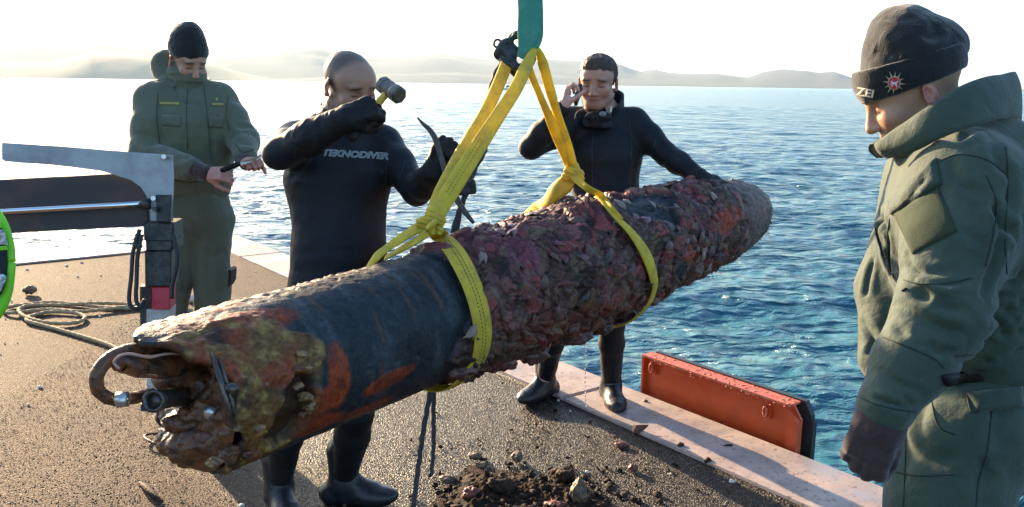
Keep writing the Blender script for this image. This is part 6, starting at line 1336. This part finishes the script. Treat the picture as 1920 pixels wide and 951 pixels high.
# arm flap and velcro field, waist strap, pockets
decal(bj4, [(1676, 401), (1759, 350), (1795, 434), (1712, 477)], j4_, 'velcro_patch', m_olv2, .001, .003, 14, 14)
decal(bj4, [(1668, 378), (1755, 296), (1765, 346), (1672, 403)], j4_, 'sleeve_flap', m_grn, .002, .010, 14, 8)
decal(bj4, [(1764, 703), (1842, 692), (1845, 712), (1770, 722)], p4, 'waist_strap', m_glove, .004, .006, 12, 4) ; decal(bt4, [(1764, 703), (1842, 692), (1845, 714), (1770, 724)], p4, 'waist_strap', m_glove, .006, .008, 12, 4)
decal(bt4, [(1812, 738), (1915, 725), (1918, 765), (1832, 772)], t4_, 'pocket_flap', m_grn, .002, .008, 12, 6)
decal(bj4, [(1690, 545), (1700, 540), (1702, 542), (1692, 547)], j4_, 'seam_tab', m_glove, .002, .002, 2, 2)
# beanie with folded cuff
pts = [(P(1709, 122, 1.97), A(.102, .106, .082), hd.R), (P(1696, 55, 1.97), A(.067, .072, .054), np.eye(3)), (P(1752, 84, 1.97), A(.062, .07, .05), np.eye(3)), (P(1690, 92, 1.97), A(.075, .085, .06), np.eye(3))]
SB = [([(1640, 92), (1660, 100), (1690, 104)], .012, -.008), ([(1755, 45), (1750, 65), (1730, 75)], .010, -.008)]
bn, Vb4, Fb4 = beanie(pts, None, m_beanie, p4, .0036, 7, cuts=[(hd.p(0, 0, .030), -hd.u)], amp=.004, sts=SB)
Bc = SDF(); Bc.ell(hd.p(0, -.010, .052), hd.R, (.096, .122, .100), .01); Vc, Fc = Bc.mesh(.0034, 0, cuts=[(hd.p(0, 0, .014), -hd.u + hd.f * .10), (hd.p(0, 0, .078), hd.u - hd.f * .18)])
Vc = cloth(Vc, Fc, .002, 12, 3, (1, 1, 1), .0006); cuff_ = part('beanie_cuff', Vc, Fc, m_beanie, p4); bb = bvh(np.vstack([Vb4, Vc]), np.vstack([Fb4, Fc + len(Vb4)]))
ec = A(1677, 155)
star = []
for k_ in range(12):
    a_ = k_ * math.pi / 6 + .1; L_ = 24 if k_ % 2 == 0 else 21; star.append([(ec[0] + 9 * math.cos(a_ - .2), ec[1] + 9 * math.sin(a_ - .2)), (ec[0] + L_ * .92 * math.cos(a_), ec[1] + L_ * math.sin(a_)), (ec[0] + 9 * math.cos(a_ + .2), ec[1] + 9 * math.sin(a_ + .2))])
star.append([(ec[0] + 12 * math.cos(t_), ec[1] + 13 * math.sin(t_)) for t_ in np.arange(16) * math.pi / 8])
poly_decal(bb, star, cuff_, 'star_badge', pmat('badge_thread', (.42, .40, .20), .6, bump=0), .004, label='embroidered star badge on the beanie cuff')
poly_decal(bb, [[(ec[0] + 10 * math.cos(t_), ec[1] + 11 * math.sin(t_)) for t_ in np.arange(16) * math.pi / 8]], cuff_, 'badge_disc', pmat('badge_red', (.55, .03, .07), .6, bump=0), .0055)
hp_ = [[(-7, -3), (-4, -5), (-3, -2), (-5, 0)], [(-4, -2), (3, -2), (5, 1), (-3, 3)], [(-3, 2), (-1, 2), (-4, 7), (-6, 6)], [(2, 1), (5, 1), (6, 7), (4, 7)], [(3, -2), (8, -5), (8, -3), (5, 0)], [(-4, 0), (-8, 2), (-8, 3), (-4, 2)]]
poly_decal(bb, [[(ec[0] + x_ * .95, ec[1] + y_ * .95) for x_, y_ in q] for q in hp_], cuff_, 'badge_horse', pmat('badge_white', (.75, .72, .72), .6, bump=0), .007)
text_decal(bb, 'ZEI', [(1609, 162), (1641, 168), (1638, 182), (1608, 177)], cuff_, 'cap_lettering', pmat('cream_lettering', (.75, .68, .50), .6, bump=0), .004, bold=.03)

# ------------------------------------------------------------------ seams, zips and hems sewn on the clothes
def seam(b, lines, root, mat, r=.0016, name='seam'):
    for ln in lines:
        q = spline(np.array(ln, float), 7); h_ = []
        for x_, y_ in q:
            p_, n_ = hit(b, x_, y_)
            if p_ is None or (h_ and np.linalg.norm(p_ - h_[-1]) > .05):
                if len(h_) > 3: break
                h_ = []; continue
            n_ = n_ if n_ @ (CAM - p_) > 0 else -n_; h_.append(p_ + n_ * r * .3)
        if len(h_) > 3: V_, F_ = tube(h_, r, 6, 1); part(name, V_, F_, mat, root)
m_seam_g = pmat('green_seam', (.014, .026, .018), .8, bump=0); m_seam_k = pmat('black_seam', (.02, .024, .03), .5, bump=0); m_seam_o = pmat('olive_seam', (.035, .042, .022), .8, bump=0)
seam(bj4, [[(1676, 520), (1720, 531), (1770, 532), (1822, 522)], [(1668, 410), (1664, 450), (1668, 500), (1676, 520)], [(1655, 632), (1700, 650), (1750, 672), (1770, 690)], [(1765, 300), (1800, 290), (1850, 300), (1890, 330)], [(1850, 330), (1868, 380), (1862, 440), (1848, 500)], [(1600, 738), (1640, 757), (1680, 768), (1716, 772)], [(1880, 240), (1890, 330), (1885, 450), (1890, 560)], [(1642, 360), (1640, 420), (1655, 480)], [(1790, 668), (1840, 662), (1915, 640)]], j4_, m_seam_g)
seam(bt4, [[(1745, 720), (1748, 760), (1760, 800), (1790, 815)], [(1860, 770), (1850, 850), (1835, 900), (1830, 950)], [(1700, 790), (1698, 850), (1694, 950)], [(1812, 738), (1820, 770), (1835, 774)], [(1660, 880), (1720, 892), (1790, 890)]], t4_, m_seam_g)
seam(b2, [[(560, 245), (552, 300), (548, 360), (556, 450)], [(728, 280), (724, 330), (722, 400), (726, 450)], [(535, 320), (560, 310), (600, 275)], [(760, 300), (750, 330), (738, 352)], [(640, 240), (644, 262), (648, 280)]], w2_, m_seam_k)
seam(b3_, [[(1112, 240), (1110, 300), (1112, 360)], [(1180, 228), (1184, 280), (1180, 350)], [(1072, 232), (1078, 290), (1092, 350)], [(1230, 262), (1222, 285), (1215, 300)], [(1270, 298), (1262, 318)], [(1020, 248), (1026, 270), (1034, 280)]], w3_, m_seam_k)
seam(bj, [[(352, 165), (350, 210), (352, 280), (356, 345)], [(382, 160), (388, 210), (392, 260), (396, 300)], [(296, 175), (294, 220), (300, 270)], [(428, 180), (424, 215), (430, 245)], [(318, 338), (360, 342), (408, 336)], [(440, 268), (455, 285), (478, 280)]], j1_, m_seam_o, .002)
# ================================================================== HAZE
m_hz = bpy.data.materials.new('haze_air'); m_hz.use_nodes = True; nt = m_hz.node_tree; nt.nodes.remove(nt.nodes['Principled BSDF'])
pv = nt.nodes.new('ShaderNodeVolumePrincipled'); pv.inputs['Color'].default_value = (.60, .80, 1, 1); pv.inputs['Density'].default_value = 4.2e-5; pv.inputs['Anisotropy'].default_value = .35
nt.links.new(pv.outputs[0], nt.nodes['Material Output'].inputs['Volume'])
V_, F_ = box(A(0, 0, 150 - 3), A(17000, 0, 0), A(0, 17000, 0), A(0, 0, 153)); V_[:, 2] = np.where(V_[:, 2] < 100, -6.0, 420.0)
hz = link('haze', mk_mesh('haze', V_, F_, False), m_hz, kind='stuff', label='pale haze over the bay', category='haze'); hz.visible_shadow = True
